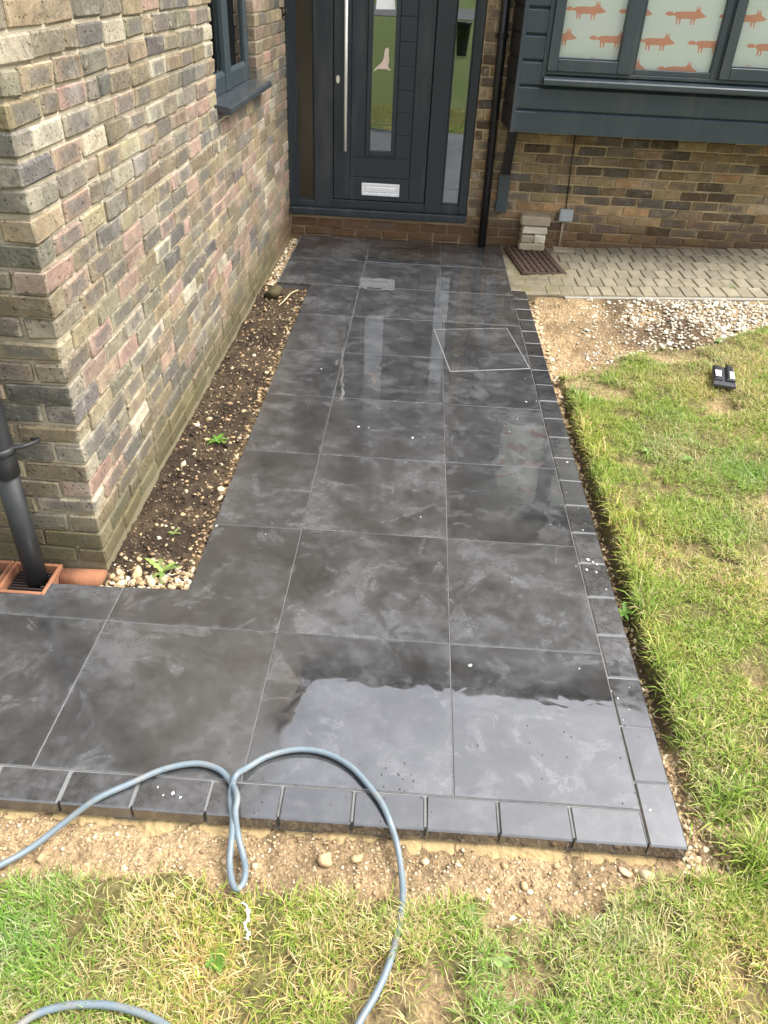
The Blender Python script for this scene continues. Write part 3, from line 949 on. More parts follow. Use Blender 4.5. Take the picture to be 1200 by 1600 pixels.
# boards with a sloped top edge
def board_front(x0, x1, z0, z1):
    prof = [(BY0 + .012, z0), (BY0, z0 + .001), (BY0, z1 - .026), (BY0 + .020, z1 - .006), (BY0 + .020, z1), (BY0 + .03, z1), (BY0 + .03, z0)]
    return MB().add(*yz_prism(prof, x0, x1)).build('cladding_board', M['bay_paint'], bay)
board_front(BXa + .028, BXb, bz0 + .004, 1.130)
board_front(BXa + .028, BXb, 1.131, 1.286)
for (a, b) in ((1.286, 1.443), (1.444, 1.600), (1.601, 1.757), (1.758, 1.914), (1.915, 2.07), (2.071, 2.227), (2.228, 2.384), (2.385, 2.5)):
    board_front(BXa + .028, 1.212, a + .0005, b)
    board_front(3.72, BXb, a + .0005, b)
# side boards
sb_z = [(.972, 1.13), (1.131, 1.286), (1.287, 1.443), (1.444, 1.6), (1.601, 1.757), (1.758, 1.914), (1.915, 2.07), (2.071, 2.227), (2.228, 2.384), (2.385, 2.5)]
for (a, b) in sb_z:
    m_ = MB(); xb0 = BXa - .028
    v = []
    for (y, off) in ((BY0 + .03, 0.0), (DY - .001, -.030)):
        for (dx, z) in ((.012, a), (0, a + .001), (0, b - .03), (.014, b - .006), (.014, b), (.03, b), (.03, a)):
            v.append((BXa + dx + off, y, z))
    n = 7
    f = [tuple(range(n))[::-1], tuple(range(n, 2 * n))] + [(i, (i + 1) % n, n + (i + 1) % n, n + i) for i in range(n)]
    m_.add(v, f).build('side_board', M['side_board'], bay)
cp = MB().box(BXa - .003, BXa + .0275, BY0 - .003, BY0 + .029, bz0, 2.5, .003)
cp.build('corner_post', M['bay_paint'], bay)
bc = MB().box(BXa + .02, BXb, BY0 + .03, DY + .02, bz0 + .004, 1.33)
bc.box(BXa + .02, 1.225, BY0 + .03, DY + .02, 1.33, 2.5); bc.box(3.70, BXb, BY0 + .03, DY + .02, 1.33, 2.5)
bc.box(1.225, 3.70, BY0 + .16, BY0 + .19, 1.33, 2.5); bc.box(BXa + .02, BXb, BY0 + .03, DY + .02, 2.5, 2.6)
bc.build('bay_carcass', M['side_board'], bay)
MB().box(BXa - .03, BXb + .03, BY0 - .04, DY, 2.601, 2.66, .01).build('bay_roof', M['lead'], bay)
# trim post left of the window
MB().box(1.2125, 1.2445, BY0 - .006, BY0 + .03, 1.287, 2.5, .002).build('window_trim', M['bay_paint'], bay)
ws = MB().add(*yz_prism([(BY0 - .060, 1.296), (BY0 - .060, 1.322), (BY0 - .052, 1.330), (BY0 + .03, 1.352), (BY0 + .03, 1.290), (BY0 - .055, 1.290)], 1.232, 3.73))
ws.build('window_sill', M['bay_frame'], bay)
zt = 2.48
def casement(x0, x1, z0, gl):
    fx = MB()
    gx0_, gx1_, gz_ = gl
    yA, yB = BY0 - .022, BY0 + .045
    fx.box(x0, gx0_, yA, yB, z0, zt, .004); fx.box(gx1_, x1, yA, yB, z0, zt, .004)
    fx.box(gx0_, gx1_, yA + .0005, yB, z0, gz_, .004); fx.box(gx0_, gx1_, yA + .0005, yB, zt - .07, zt, .004)
    o = fx.build('sash', M['bay_frame'], bay)
    MB().box(gx0_ - .002, gx1_ + .002, BY0 + .012, BY0 + .018, gz_ - .002, zt - .068).build('glass_pane', M['glass_bay'], o)
    gs = MB().box(gx0_, gx1_, BY0 + .004, BY0 + .020, gz_, gz_ + .010, .002); gs.build('glazing_bead', M['bay_frame'], o)
fm = MB()
fm.box(1.2455, 3.715, BY0 - .004, BY0 + .06, 1.353, 1.3755, .002)
fm.box(1.843, 1.855, BY0 - .004, BY0 + .06, 1.376, zt, .002); fm.box(2.447, 2.458, BY0 - .004, BY0 + .06, 1.376, zt, .002)
fm.box(3.075, 3.085, BY0 - .004, BY0 + .06, 1.376, zt, .002)
fm.build('window_frame', M['bay_frame'], bay)
casement(1.246, 1.842, 1.376, (1.318, 1.738, 1.452))
# the fixed middle light sits deeper and lower
fx = MB(); yA, yB = BY0 + .000, BY0 + .055
fx.box(1.8555, 1.868, yA, yB, 1.3765, zt, .003); fx.box(2.402, 2.4465, yA, yB, 1.3765, zt, .003)
fx.box(1.868, 2.402, yA + .0005, yB, 1.3765, 1.412, .003); fx.box(1.868, 2.402, yA + .0005, yB, zt - .05, zt, .003)
o = fx.build('sash', M['bay_frame'], bay)
MB().box(1.866, 2.404, BY0 + .028, BY0 + .034, 1.410, zt - .048).build('glass_pane', M['glass_bay'], o)
casement(2.4585, 3.0745, 1.376, (2.53, 3.00, 1.452))
casement(3.0855, 3.6995, 1.376, (3.157, 3.63, 1.452))
# bracket under the bay's left end
bk = MB().box(1.045, 1.140, DY - .052, DY - .001, .285, .590, .003).build('bracket', M['bay_frame'], bay)
st = MB()
v = [(1.060, DY - .005, .592), (1.128, DY - .005, .592), (1.128, DY - .085, .592), (1.060, DY - .085, .592)]
v2 = [(1.060, BY0 + .16, .970), (1.128, BY0 + .16, .970), (1.128, BY0 + .05, .970), (1.060, BY0 + .05, .970)]
v2 = [(1.060, DY - .16, .970), (1.128, DY - .16, .970), (1.128, DY - .27, .970), (1.060, DY - .27, .970)]
st.add(v + v2, [(0, 1, 2, 3)[::-1], (4, 5, 6, 7), (0, 1, 5, 4), (1, 2, 6, 5), (2, 3, 7, 6), (3, 0, 4, 7)])
st.build('strut', M['black_plastic'], bk)

# printed blinds behind the panes
def critter(x, z, s):
    """plain long-bodied animal with a bushy tail, as a flat outline; x,z = rump"""
    P_ = [(0, -.004), (.02, .010), (.045, .010), (.062, .0), (.075, .010), (.12, .014), (.185, .014), (.208, .020), (.214, .052), (.224, .024), (.232, .050), (.240, .018), (.262, .004), (.288, -.010), (.258, -.020), (.222, -.024), (.216, -.030), (.214, -.062), (.207, -.062), (.204, -.030), (.197, -.030), (.194, -.060), (.187, -.060), (.184, -.028), (.118, -.028), (.115, -.062), (.108, -.062), (.105, -.030), (.098, -.030), (.095, -.060), (.088, -.060), (.084, -.026), (.074, -.014), (.062, -.010), (.045, -.014), (.02, -.014)]
    return [(x + a * s, z + b * s) for a, b in P_]
def clip(poly, x0, x1, z0, z1):
    def cut(pts, inside, inter):
        out = []
        for i in range(len(pts)):
            a, b = pts[i - 1], pts[i]
            if inside(b):
                if not inside(a): out.append(inter(a, b))
                out.append(b)
            elif inside(a): out.append(inter(a, b))
        return out
    ix = lambda c: (lambda a, b: (c, a[1] + (b[1] - a[1]) * (c - a[0]) / (b[0] - a[0])))
    iz = lambda c: (lambda a, b: (a[0] + (b[0] - a[0]) * (c - a[1]) / (b[1] - a[1]), c))
    for ins, it in ((lambda p: p[0] >= x0, ix(x0)), (lambda p: p[0] <= x1, ix(x1)), (lambda p: p[1] >= z0, iz(z0)), (lambda p: p[1] <= z1, iz(z1))):
        poly = cut(poly, ins, it)
        if len(poly) < 3: return None
    return poly
for (x0, x1, z0, phase, lab) in ((1.300, 1.756, 1.42, 1.342, 'pale printed blind behind the leftmost bay pane, orange animals cut at its right edge'),
                                 (1.850, 2.420, 1.385, 2.030, 'pale printed blind behind the wide fixed middle pane of the bay'),
                                 (2.512, 3.02, 1.42, 2.44, 'pale printed blind behind the bay casement cut by the photo edge'),
                                 (3.14, 3.65, 1.42, 3.1, 'pale printed blind behind the far right bay casement')):
    yb = BY0 + .044 if abs(x0 - 1.85) > .01 else BY0 + .050
    bl = MB().box(x0, x1, yb, yb + .003, z0, 2.47).build('window_blind', M['blind'])
    tag(bl, lab, 'blind', 'printed blinds in the bay window')
    for r in range(7):
        z = 1.752 - (r - 0) * .163 + .326 if False else 1.425 + r * .163
        for k in range(-3, 4):
            xs = phase + k * .368 + (.184 if r % 2 == 1 else 0) - .012 * r
            p = clip(critter(xs, z, 1.0), x0 + .004, x1 - .004, z0 + .002, 2.46)
            if p:
                n = len(p)
                MB().add([(a, yb - .0012, b) for a, b in p] + [(a, yb + .0005, b) for a, b in p], [tuple(range(n))] + [(i, n + i, n + (i + 1) % n, (i + 1) % n) for i in range(n)]).build('animal_print', M['print'], bl)

# ================================================================== side window in the wing
sw = root('side_window', (WX, 3.76, 1.26), 'narrow slate grey two-light window in the side of the brick wing', 'window')
XF = WX - .048
fm = MB()
y0, y1, z0, z1 = WIN[0] - .004, WIN[1] + .004, WIN[2] + .0, WIN[3]
def xbox(m, ya, yb, za, zb, x0, x1, b=.003): m.box(x0, x1, ya, yb, za, zb, b)
xbox(fm, y0, 3.325, z0, z1, XF - .06, XF); xbox(fm, 3.630, 3.760, z0, z1, XF - .06, XF + .006); xbox(fm, 4.225, y1, z0, z1, XF - .06, XF)
for (a, b) in ((3.325, 3.630), (3.760, 4.225)):
    xbox(fm, a, b, z0, z0 + .085, XF - .06, XF - .0005); xbox(fm, a, b, z1 - .07, z1, XF - .06, XF - .0005)
fm.build('window_frame', M['bay_frame'], sw)
for (a, b) in ((3.325, 3.630), (3.760, 4.225)):
    MB().box(XF - .024, XF - .018, a - .002, b + .002, z0 + .083, z1 - .068).build('glass_pane', M['glass'], sw)
    MB().add(*[[(XF - .018, a, z0 + .085), (XF - .018, b, z0 + .085), (XF - .001, b, z0 + .085), (XF - .001, a, z0 + .085), (XF - .018, a, z0 + .105), (XF - .018, b, z0 + .105)], [(0, 1, 2, 3), (3, 2, 5, 4), (0, 3, 4), (1, 5, 2), (0, 4, 5, 1)]]).build('glazing_bead', M['bay_frame'], sw)
sl = MB()
ya, yb = WIN[0] - .035, WIN[1] + .10
v = []
for y in (ya, yb):
    v += [(WX - .06, y, 1.300), (WX + .062, y, 1.280), (WX + .074, y, 1.272), (WX + .074, y, 1.248), (WX + .060, y, 1.244), (WX + .0025, y, 1.262), (WX + .0025, y, 1.275), (WX - .06, y, 1.275)]
n = 8
sl.add(v, [tuple(range(n)), tuple(range(n, 2 * n))[::-1]] + [(i, n + i, n + (i + 1) % n, (i + 1) % n) for i in range(n)])
sl.build('window_sill', paint_mat('wet_sill', (.040, .048, .055), .16), sw)

# ================================================================== downpipes, drain, small fittings
dp = root('downpipe', (.945, DY - .055, 0), 'slim glossy black downpipe between the front door and the bay', 'downpipe')
MB().tube([(.963, DY - .055, .006), (.930, DY - .055, 2.6)], .034, 16).build('pipe', M['black_plastic'], dp, smooth=True)
for z in (1.55, 2.4):
    xx = .963 - .0127 * z
    MB().tube([(xx, DY - .055, z - .02), (xx, DY - .055, z + .02)], .041, 16).box(xx - .055, xx + .055, DY - .02, DY - .001, z - .012, z + .012).build('pipe_clip', M['black_plastic'], dp)
dl = root('downpipe', (-.945, .815, 0), 'weathered dark grey downpipe ending in the clay gully by the wing corner', 'downpipe')
PX, PY = -.945, .815
MB().tube([(PX, PY, -.045), (PX, PY, .47)], .0385, 18).build('pipe', M['worn_black'], dl, smooth=True)
MB().tube([(PX, PY, .45), (PX, PY, .53), (PX, PY, 2.1)], [.0445, .0445, .042], 18).build('pipe_socket', M['worn_black'], dl, smooth=True)
MB().tube([(PX, PY, .535), (PX, PY, .56)], .049, 16).tube(spline([(PX + .04, PY + .01, .548), (PX + .075, PY + .03, .55), (PX + .10, PY + .075, .548), (PX + .07, PY + .087, .545)], 5), .007, 8).build('pipe_clip', M['worn_black'], dl, smooth=True)

gu = root('drain_gully', (-.96, .80, -.05), 'square terracotta gully with dark iron grate under the left downpipe', 'drain')
rim = MB(); x0, x1, y0, y1 = -1.055, -.872, .712, .886
def frame_ring(m, x0, x1, y0, y1, w, z0, z1, b=.003):
    m.box(x0, x0 + w, y0, y1, z0, z1, b); m.box(x1 - w, x1, y0, y1, z0, z1, b)
    m.box(x0 + w, x1 - w, y0, y0 + w, z0, z1 - .001, b); m.box(x0 + w, x1 - w, y1 - w, y1, z0, z1 - .001, b)
frame_ring(rim, x0, x1, y0, y1, .014, -.10, .004); rim.build('clay_hopper', M['terracotta'], gu)
gr = MB().box(x0 + .014, x1 - .014, y0 + .014, y1 - .014, -.075, -.052)
gr.build('sump', M['interior'], gu)
for i in range(9):
    yy = y0 + .024 + i * .0158
    MB().box(x0 + .015, x1 - .015, yy, yy + .0075, -.045, -.028, .0015).build('grate_bar', M['iron'], gu)
g2_ = root('drain_gully', (-1.16, .80, -.05), 'second terracotta gully half out of the picture at the left edge', 'drain')
r2 = MB(); frame_ring(r2, -1.27, -1.062, .722, .892, .014, -.10, .0); r2.build('clay_hopper', M['terracotta'], g2_)
MB().box(-1.256, -1.076, .736, .878, -.075, -.05).build('sump', M['interior'], g2_)
cp_ = MB().tube([(-.868, .862, -.050), (-.712, .866, -.050)], .042, 16)
tag(cp_.build('clay_pipe', M['terracotta'], smooth=True), 'orange clay drain pipe half buried along the foot of the wing corner', 'drain pipe')
ld = MB().box(-.872, -.60, .72, .80, -.2, -.055)
ledge = ld.build('soil_ledge', M['iron']); tag(ledge, 'dark damp earth under the clay pipe at the wing corner', 'soil', kind='structure')

# hook on the wing wall near the door
hk = MB().tube(spline([(WX - .01, 5.36, 1.615), (WX + .02, 5.36, 1.615), (WX + .035, 5.35, 1.63), (WX + .03, 5.35, 1.655)], 5), .008, 8)
hk.box(WX - .004, WX + .01, 5.345, 5.375, 1.59, 1.66)
tag(hk.build('wall_hook', M['black_plastic']), 'tiny black hook on the wing wall beside the door frame', 'hook')

# stacked stones against the wall
sp_ = root('stone_pier', (1.38, 5.42, 0), 'low stack of grey and white stones against the brick wall by the mat', 'stone stack')
MB().box(1.262, 1.505, 5.345, 5.49, .208, .292, .012, .005).build('capstone', M['buff_stone'], sp_)
MB().box(1.287, 1.495, 5.36, 5.49, .140, .206, .010, .005).build('stone', M['limestone'], sp_)
MB().box(1.280, 1.385, 5.345, 5.49, .072, .138, .010, .006).build('stone', M['buff_stone'], sp_)
MB().box(1.390, 1.492, 5.35, 5.49, .070, .138, .010, .006).build('stone', M['limestone'], sp_)
MB().box(1.272, 1.490, 5.335, 5.49, -.01, .070, .012, .006).build('stone', M['buff_stone'], sp_)

jb = root('junction_box', (1.65, DY - .03, .05), 'small square grey box on a thin conduit against the brick wall', 'junction box')
v = [(1.590, DY - .045, .245), (1.702, DY - .045, .240), (1.702, DY - .002, .240), (1.590, DY - .002, .245), (1.598, DY - .06, .335), (1.705, DY - .06, .338), (1.705, DY - .002, .338), (1.598, DY - .002, .335)]
MB().box(1.590, 1.704, DY - .05, DY - .002, .238, .338, .006).build('box', M['zinc'], jb)
MB().tube([(1.632, DY - .02, .03), (1.634, DY - .02, .24)], .009, 10).build('conduit', M['buff_stone'], jb, smooth=True)
MB().tube([(1.640, DY - .010, .338), (1.625, DY - .010, .62), (1.615, DY - .010, .975)], .0045, 8).build('cable', M['black_plastic'], jb, smooth=True)
MB().box(1.575, 1.76, 5.36, 5.49, .0, .022, .006, .003).build('base_slab', M['buff_stone'], jb)

# ================================================================== block pavement on the right
pv = MB()
pv.add([(1.134, 4.345, -.004), (1.238, 4.345, -.004), (1.238, 4.28, -.006), (1.8, 4.28, rise(1.8) - .012), (5.4, 4.28, rise(5.4) - .012), (5.4, 5.505, rise(5.4) - .012), (1.8, 5.505, rise(1.8) - .012), (1.134, 5.505, -.006), (1.238, 4.28, -.12), (5.4, 4.28, -.12)],
       [(0, 1, 7), (1, 2, 3, 6, 7), (3, 4, 5, 6), (2, 8, 9, 4, 3)])
q = NM('paving_sand'); P = q.pos()
pv = pv.build('block_pavement', q.fin(q.mix(q.mrange(q.noise(P, 5, 5, .6), .35, .65, 0, 1), (.10, .085, .05), (.24, .21, .145)), .95, q.bump(q.noise(P, 80, 5), .8, .004)))
tag(pv, 'weathered buff grey block pavement along the foot of the brick wall', 'pavement', kind='structure')
q = NM('buff_concrete_block'); P = q.pos(); v_ = q.objvec()
c_ = q.mix(q.mrange(q.noise(v_, 8, 5, .6), .3, .7, 0, 1), (.19, .165, .110), (.30, .265, .19))
c_ = q.mix(1.0, c_, q.n('ObjectInfo').outputs['Color'], 'MULTIPLY')
dm = q.math('MULTIPLY', q.mrange(q.xyz(P)[0], 1.35, 1.75, 1, 0, True), q.mrange(q.noise(P, 6, 4), .35, .6, .35, 1))
c_ = q.mix(q.math('MULTIPLY', dm, .8), c_, (.12, .105, .045))
c_ = q.mix(q.mrange(q.noise(P, 40, 4, .7), .58, .7, 0, .5), c_, (.15, .13, .09))
pm = q.fin(c_, .93, q.bump(q.noise(P, 110, 5), .6, .003))
_pb = []
for i in range(4):
    v, f = cbox(-.0475, .0475, -.0975, .0975, -.03, 0, .005, .002); _pb.append(mesh('paving_block', v, f, False, pm))
for k in range(6):
    yc = 5.389 - k * .2012
    xc = 1.19 + (.05 if k % 2 else 0)
    while xc < 5.3:
        if not (xc < 1.5 and yc < 4.75 and random.random() < .35):
            kk = random.uniform(.84, 1.12)
            link('paving_block', random.choice(_pb), None, pv, (xc, yc, rise(xc) + random.uniform(-.004, .002)), (R(random.gauss(0, .7)), R(random.gauss(0, .7)) - math.atan(.05) * (xc > 1.3), R(random.gauss(0, .6))), (kk, kk, kk * random.uniform(.95, 1.03)))
        xc += .1006
ke = MB().add([(1.52, 4.248, rise(1.52) - .09), (5.4, 4.248, rise(5.4) - .09), (5.4, 4.279, rise(5.4) - .09), (1.52, 4.279, rise(1.52) - .09), (1.52, 4.248, rise(1.52) - .016), (5.4, 4.248, rise(5.4) - .016), (5.4, 4.279, rise(5.4) - .012), (1.52, 4.279, rise(1.52) - .012)],
              [(0, 3, 2, 1), (4, 5, 6, 7), (0, 1, 5, 4), (1, 2, 6, 5), (2, 3, 7, 6), (3, 0, 4, 7)])
ke.build('edge_restraint', M['conc_grey'], pv)

# ribbed mat
mt = root('door_mat', (1.37, 5.07, .005), 'dark brown ribbed mat lying skewed on the block pavement by the path', 'mat')
mp = [(1.245, 4.715), (1.605, 4.770), (1.508, 5.440), (1.147, 5.415)]
MB().prism(mp, .004, .016, .003).build('mat_base', M['coir'], mt)
def lerp2(u, v): 
    a = Vector(mp[0]).lerp(Vector(mp[1]), u); b = Vector(mp[3]).lerp(Vector(mp[2]), u); return a.lerp(b, v)
for i in range(7):
    m_ = MB()
    for k in range(7):
        u0, u1 = .04 + i * .133, .04 + i * .133 + .105
        v0, v1 = .02 + k * .138 + (.03 if i % 2 else 0), .02 + k * .138 + .115 + (.03 if i % 2 else 0)
        v1 = min(v1, .985)
        ps = [lerp2(u0, v0), lerp2(u1, v0), lerp2(u1, v1), lerp2(u0, v1)]
        m_.prism([(p.x, p.y) for p in ps], .015, .026, .004)
    m_.build('rib', M['coir'], mt)

# ================================================================== loose things
hp = [(-1.5, -.75, -.02), (-1.1, -.58, -.015), (-.85, -.45, -.03), (-.655, -.329, -.03), (-.582, -.274, -.040), (-.523, -.216, -.045), (-.461, -.155, -.026), (-.385, -.098, .010), (-.310, -.045, .013), (-.228, .011, .013), (-.143, .038, .013), (-.075, .026, .013), (-.030, -.013, .016), (.003, -.071, .033), (.006, -.112, .020), (.018, -.150, -.020), (.040, -.195, -.044), (.055, -.236, -.043), (.056, -.270, -.043), (.043, -.288, -.043), (.025, -.266, -.043), (.009, -.218, -.042), (.004, -.168, -.026), (.000, -.122, .004), (-.014, -.080, .013), (-.021, -.042, .013), (-.013, -.007, .036), (.015, .038, .018), (.063, .082, .013), (.143, .111, .013), (.229, .105, .013), (.309, .062, .013), (.379, -.016, .013), (.408, -.060, .013), (.430, -.105, .004), (.452, -.150, -.030), (.468, -.238, -.040), (.469, -.305, -.028), (.459, -.385, -.018), (.440, -.459, -.015), (.417, -.516, -.014), (.387, -.571, -.014), (.34, -.655, -.014), (.25, -.76, -.014), (.15, -.76, -.012), (.065, -.690, -.008), (.027, -.658, -.006), (-.039, -.620, -.004), (-.102, -.599, -.004), (-.171, -.589, -.004), (-.235, -.591, -.004), (-.288, -.601, -.004), (-.337, -.622, -.006), (-.372, -.665, -.008), (-.45, -.80, -.012), (-.7, -1.1, -.015)]
ho = MB().tube(spline(hp, 9), .0088, 14)
tag(ho.build('garden_hose', M['hose'], smooth=True), 'blue grey garden hose looped over the edging onto bare earth and grass', 'hose')

# black plastic gadget with two white labels on the lawn
zt_ = gz(2.232, 2.865) + .022
tl = root('plastic_tool', (2.232, 2.865, zt_), 'small black plastic tool with two white labels lying on the lawn', 'tool')
def rotp(pts, cx, cy, a): 
    c, s = math.cos(a), math.sin(a); return [(cx + x * c - y * s, cy + x * s + y * c) for x, y in pts]
A_ = -.26
MB().prism(rotp([(-.062, -.135), (.062, -.135), (.060, .12), (-.058, .13)], 2.232, 2.865, A_), zt_, zt_ + .018, .005).build('base_plate', simple('grey_plastic', (.06, .06, .068), .4), tl)
MB().prism(rotp([(-.055, -.09), (-.012, -.09), (-.014, .105), (-.053, .11)], 2.232, 2.865, A_), zt_ + .0175, zt_ + .030, .006).build('grip', M['worn_black'], tl)
MB().prism(rotp([(.008, -.09), (.056, -.09), (.052, .10), (.012, .135)], 2.232, 2.865, A_), zt_ + .0175, zt_ + .036, .008).build('grip', M['worn_black'], tl)
MB().prism(rotp([(-.049, -.055), (-.017, -.055), (-.017, .03), (-.049, .03)], 2.232, 2.865, A_), zt_ + .0295, zt_ + .0315).build('white_label', M['white'], tl)
MB().prism(rotp([(.026, -.08), (.052, -.08), (.050, .02), (.028, .02)], 2.232, 2.865, A_), zt_ + .0355, zt_ + .0375).build('white_label', M['white'], tl)

# scrap of white paper
sc_ = spline([(.065, -.335, -.02), (.082, -.345, -.006), (.092, -.372, -.016), (.088, -.392, -.002), (.100, -.41, -.012), (.098, -.425, -.004)], 5)
v = []; f = []
for i, p in enumerate(sc_):
    w = .0035 + .0022 * math.sin(i * 1.9)
    v += [(p.x - w, p.y, p.z), (p.x + w, p.y + .004 * math.sin(i), p.z + .006 * math.sin(i * 2.3))]
    if i: f.append((2 * i - 2, 2 * i - 1, 2 * i + 1, 2 * i))
tag(MB().add(v, f).build('paper_scrap', M['white']), 'crumpled white strip of paper in the grass below the hose loop', 'litter')

# plant pot far out on the lawn, seen mirrored in the side pane
pot = MB()
n = 18
prof = [(.16, -.1), (.22, .74), (.25, .74), (.25, .80), (.21, .80), (.19, .6)]
for i, (r, z) in enumerate(prof):
    pot.v += [(1.42 + r * math.cos(6.283 * k / n), -15.2 + r * math.sin(6.283 * k / n), z) for k in range(n)]
    if i: pot.f += [((i - 1) * n + k, (i - 1) * n + (k + 1) % n, i * n + (k + 1) % n, i * n + k) for k in range(n)]
tag(pot.build('plant_pot', M['black_plastic'], smooth=True), 'tall black tapered pot standing on the lawn far from the door', 'pot')

# ------------------------------------------------------------------ stones
def ico():
    t = (1 + 5 ** .5) / 2
    v = np.array([(-1, t, 0), (1, t, 0), (-1, -t, 0), (1, -t, 0), (0, -1, t), (0, 1, t), (0, -1, -t), (0, 1, -t), (t, 0, -1), (t, 0, 1), (-t, 0, -1), (-t, 0, 1)], float)
    v /= np.linalg.norm(v[0])
    f = np.array([(0, 11, 5), (0, 5, 1), (0, 1, 7), (0, 7, 10), (0, 10, 11), (1, 5, 9), (5, 11, 4), (11, 10, 2), (10, 7, 6), (7, 1, 8), (3, 9, 4), (3, 4, 2), (3, 2, 6), (3, 6, 8), (3, 8, 9), (4, 9, 5), (2, 4, 11), (6, 2, 10), (8, 6, 7), (9, 8, 1)])
    return v, f
IV, IF = ico()
def ico2():
    v = [tuple(p) for p in IV]; mid = {}; f = []
    def m(a, b):
        k = (min(a, b), max(a, b))
        if k not in mid:
            p = (np.array(v[a]) + np.array(v[b])); p /= np.linalg.norm(p); mid[k] = len(v); v.append(tuple(p))
        return mid[k]
    for a, b, c in IF:
        x, y, z = m(a, b), m(b, c), m(c, a); f += [(a, x, z), (b, y, x), (c, z, y), (x, y, z)]
    return np.array(v), np.array(f)
IV2, IF2 = ico2()
def stones(name, xs, ys, zs, rs, cols, mat, sub=False, flat_=.6):
    bv, bf = (IV2, IF2) if sub else (IV, IF)
    n, k = len(xs), len(bv)
    sc_ = rs[:, None] * (1 + rng.uniform(-.3, .35, (n, 3))); sc_[:, 2] *= flat_
    if sub:      # broken faces on the bigger stones
        bv = bv.copy()
        for _ in range(9):
            nn = rng.normal(size=3); nn /= np.linalg.norm(nn); h_ = rng.uniform(.45, .85)
            ov = np.maximum(bv @ nn - h_, 0); bv = bv - ov[:, None] * nn
        v = bv[None] * (1 + rng.uniform(-.05, .05, (n, k, 1)))
    else:
        v = bv[None] * (1 + rng.uniform(-.28, .28, (n, k, 1)))
    v = v * sc_[:, None, :]
    a = rng.uniform(0, 6.283, n); ca, sa = np.cos(a)[:, None], np.sin(a)[:, None]
    tl_ = rng.normal(0, .35, (n, 1))
    vz = v[..., 2] + v[..., 0] * tl_
    vx = v[..., 0] * ca - v[..., 1] * sa; vy = v[..., 0] * sa + v[..., 1] * ca
    Vv = np.stack([vx + xs[:, None], vy + ys[:, None], vz + zs[:, None]], -1).reshape(-1, 3)
    Ff = (bf[None] + (np.arange(n) * k)[:, None, None]).reshape(-1, 3)
    return fast_mesh(name, Vv, Ff, mat, np.repeat(cols, k, 0))
def scol(n, base, var=.2, pal=None):
    b = np.array(pal)[rng.integers(0, len(pal), n)] if pal else np.tile(np.array(base), (n, 1))
    return np.clip(b * (1 + rng.uniform(-var, var, (n, 1))), 0, .85)
CREAM = [(.62, .58, .47), (.55, .47, .33), (.68, .65, .56), (.44, .35, .23), (.50, .46, .39)]
TANS = [(.44, .31, .17), (.36, .25, .135), (.50, .38, .23), (.30, .21, .12)]
# pale gravel by the pavement
n = 13000
xs = rng.uniform(1.3, 4.6, n); ys = rng.uniform(3.0, 4.24, n)
keep = (ys > lawn_edge(xs) - .03) & (rng.random(n) < np.clip((xs - 1.40) / .80, .05, 1) ** 1.4)
dk_ = fbm(xs, ys, 4, 75); keep &= ~((dk_ > .55) & (xs > 1.7) & (xs < 2.4) & (rng.random(n) < .6))
xs, ys = xs[keep], ys[keep]
rs = rng.uniform(.0045, .0115, len(xs)) * np.where(rng.random(len(xs)) < .06, 1.9, 1)
zs = ground_z(xs, ys) + rs * .15 + np.where(xs > 2.0, .012 * rng.random(len(xs)), 0)
tag(link('gravel', stones('gravel', xs, ys, zs, rs, scol(len(xs), None, .18, CREAM[:3] + CREAM[:1] + CREAM[4:]), M['stones'])), 'pale cream gravel between the block pavement and the lawn', 'gravel', kind='stuff')
# crumbs and stones in the bare earth
P1 = []
n = 4200
xs = rng.uniform(-1.1, 1.32, n); ys = rng.uniform(-.36, -.115, n); P1.append((xs, ys, rng.uniform(.0014, .0048, n) * np.where(rng.random(n) < .035, 2.4, 1)))
n = 900
xs = rng.uniform(1.24, 1.40, n); ys = rng.uniform(-.15, .25, n); P1.append((xs, ys, rng.uniform(.002, .009, n)))
n = 1500
xs = rng.uniform(1.24, 1.30, n); ys = rng.uniform(.2, 4.2, n); P1.append((xs, ys, rng.uniform(.003, .012, n) * np.where(ys > 2.4, 1.5, .8)))
n = 900
xs = rng.uniform(1.28, 2.0, n); ys = rng.uniform(3.0, 4.2, n); P1.append((xs, ys, rng.uniform(.002, .007, n)))
xs, ys, rs = (np.concatenate([p[i] for p in P1]) for i in range(3))
mk = masks(xs, ys) < .5
xs, ys, rs = xs[mk], ys[mk], rs[mk]
tag(link('earth_crumbs', stones('earth_crumbs', xs, ys, ground_z(xs, ys) + rs * .2, rs, scol(len(xs), None, .18, TANS + CREAM[1:2]), M['stones'])), 'tan crumbs and small stones scattered over the bare earth', 'earth crumbs', kind='stuff')
# soil bed bits: dark clods, chips, pale stones at the path's side
n = 5200
xs = rng.uniform(-.72, -.36, n); ys = rng.uniform(.79, 4.24, n)
rs = rng.uniform(.0018, .0065, n) * np.where(rng.random(n) < .03, 2.2, 1)
pal = [(.040, .028, .019)] * 9 + [(.08, .054, .034)] * 6 + [(.16, .115, .07)] * 3 + [(.30, .235, .15)] * 1 * 2
cc = scol(n, None, .3, pal)
n2_ = 900
xs2 = np.where(rng.random(n2_) < .55, -.372 - np.abs(rng.normal(0, .03, n2_)), rng.uniform(-.70, -.37, n2_)); ys2 = rng.uniform(.8, 4.2, n2_); rs2 = rng.uniform(.003, .010, n2_) * np.where(rng.random(n2_) < .12, 1.8, 1)
xs3 = rng.uniform(-.70, -.37, 260); ys3 = .80 + np.abs(rng.normal(0, .09, 260)); rs3 = rng.uniform(.003, .013, 260) * np.where(rng.random(260) < .1, 1.7, 1)
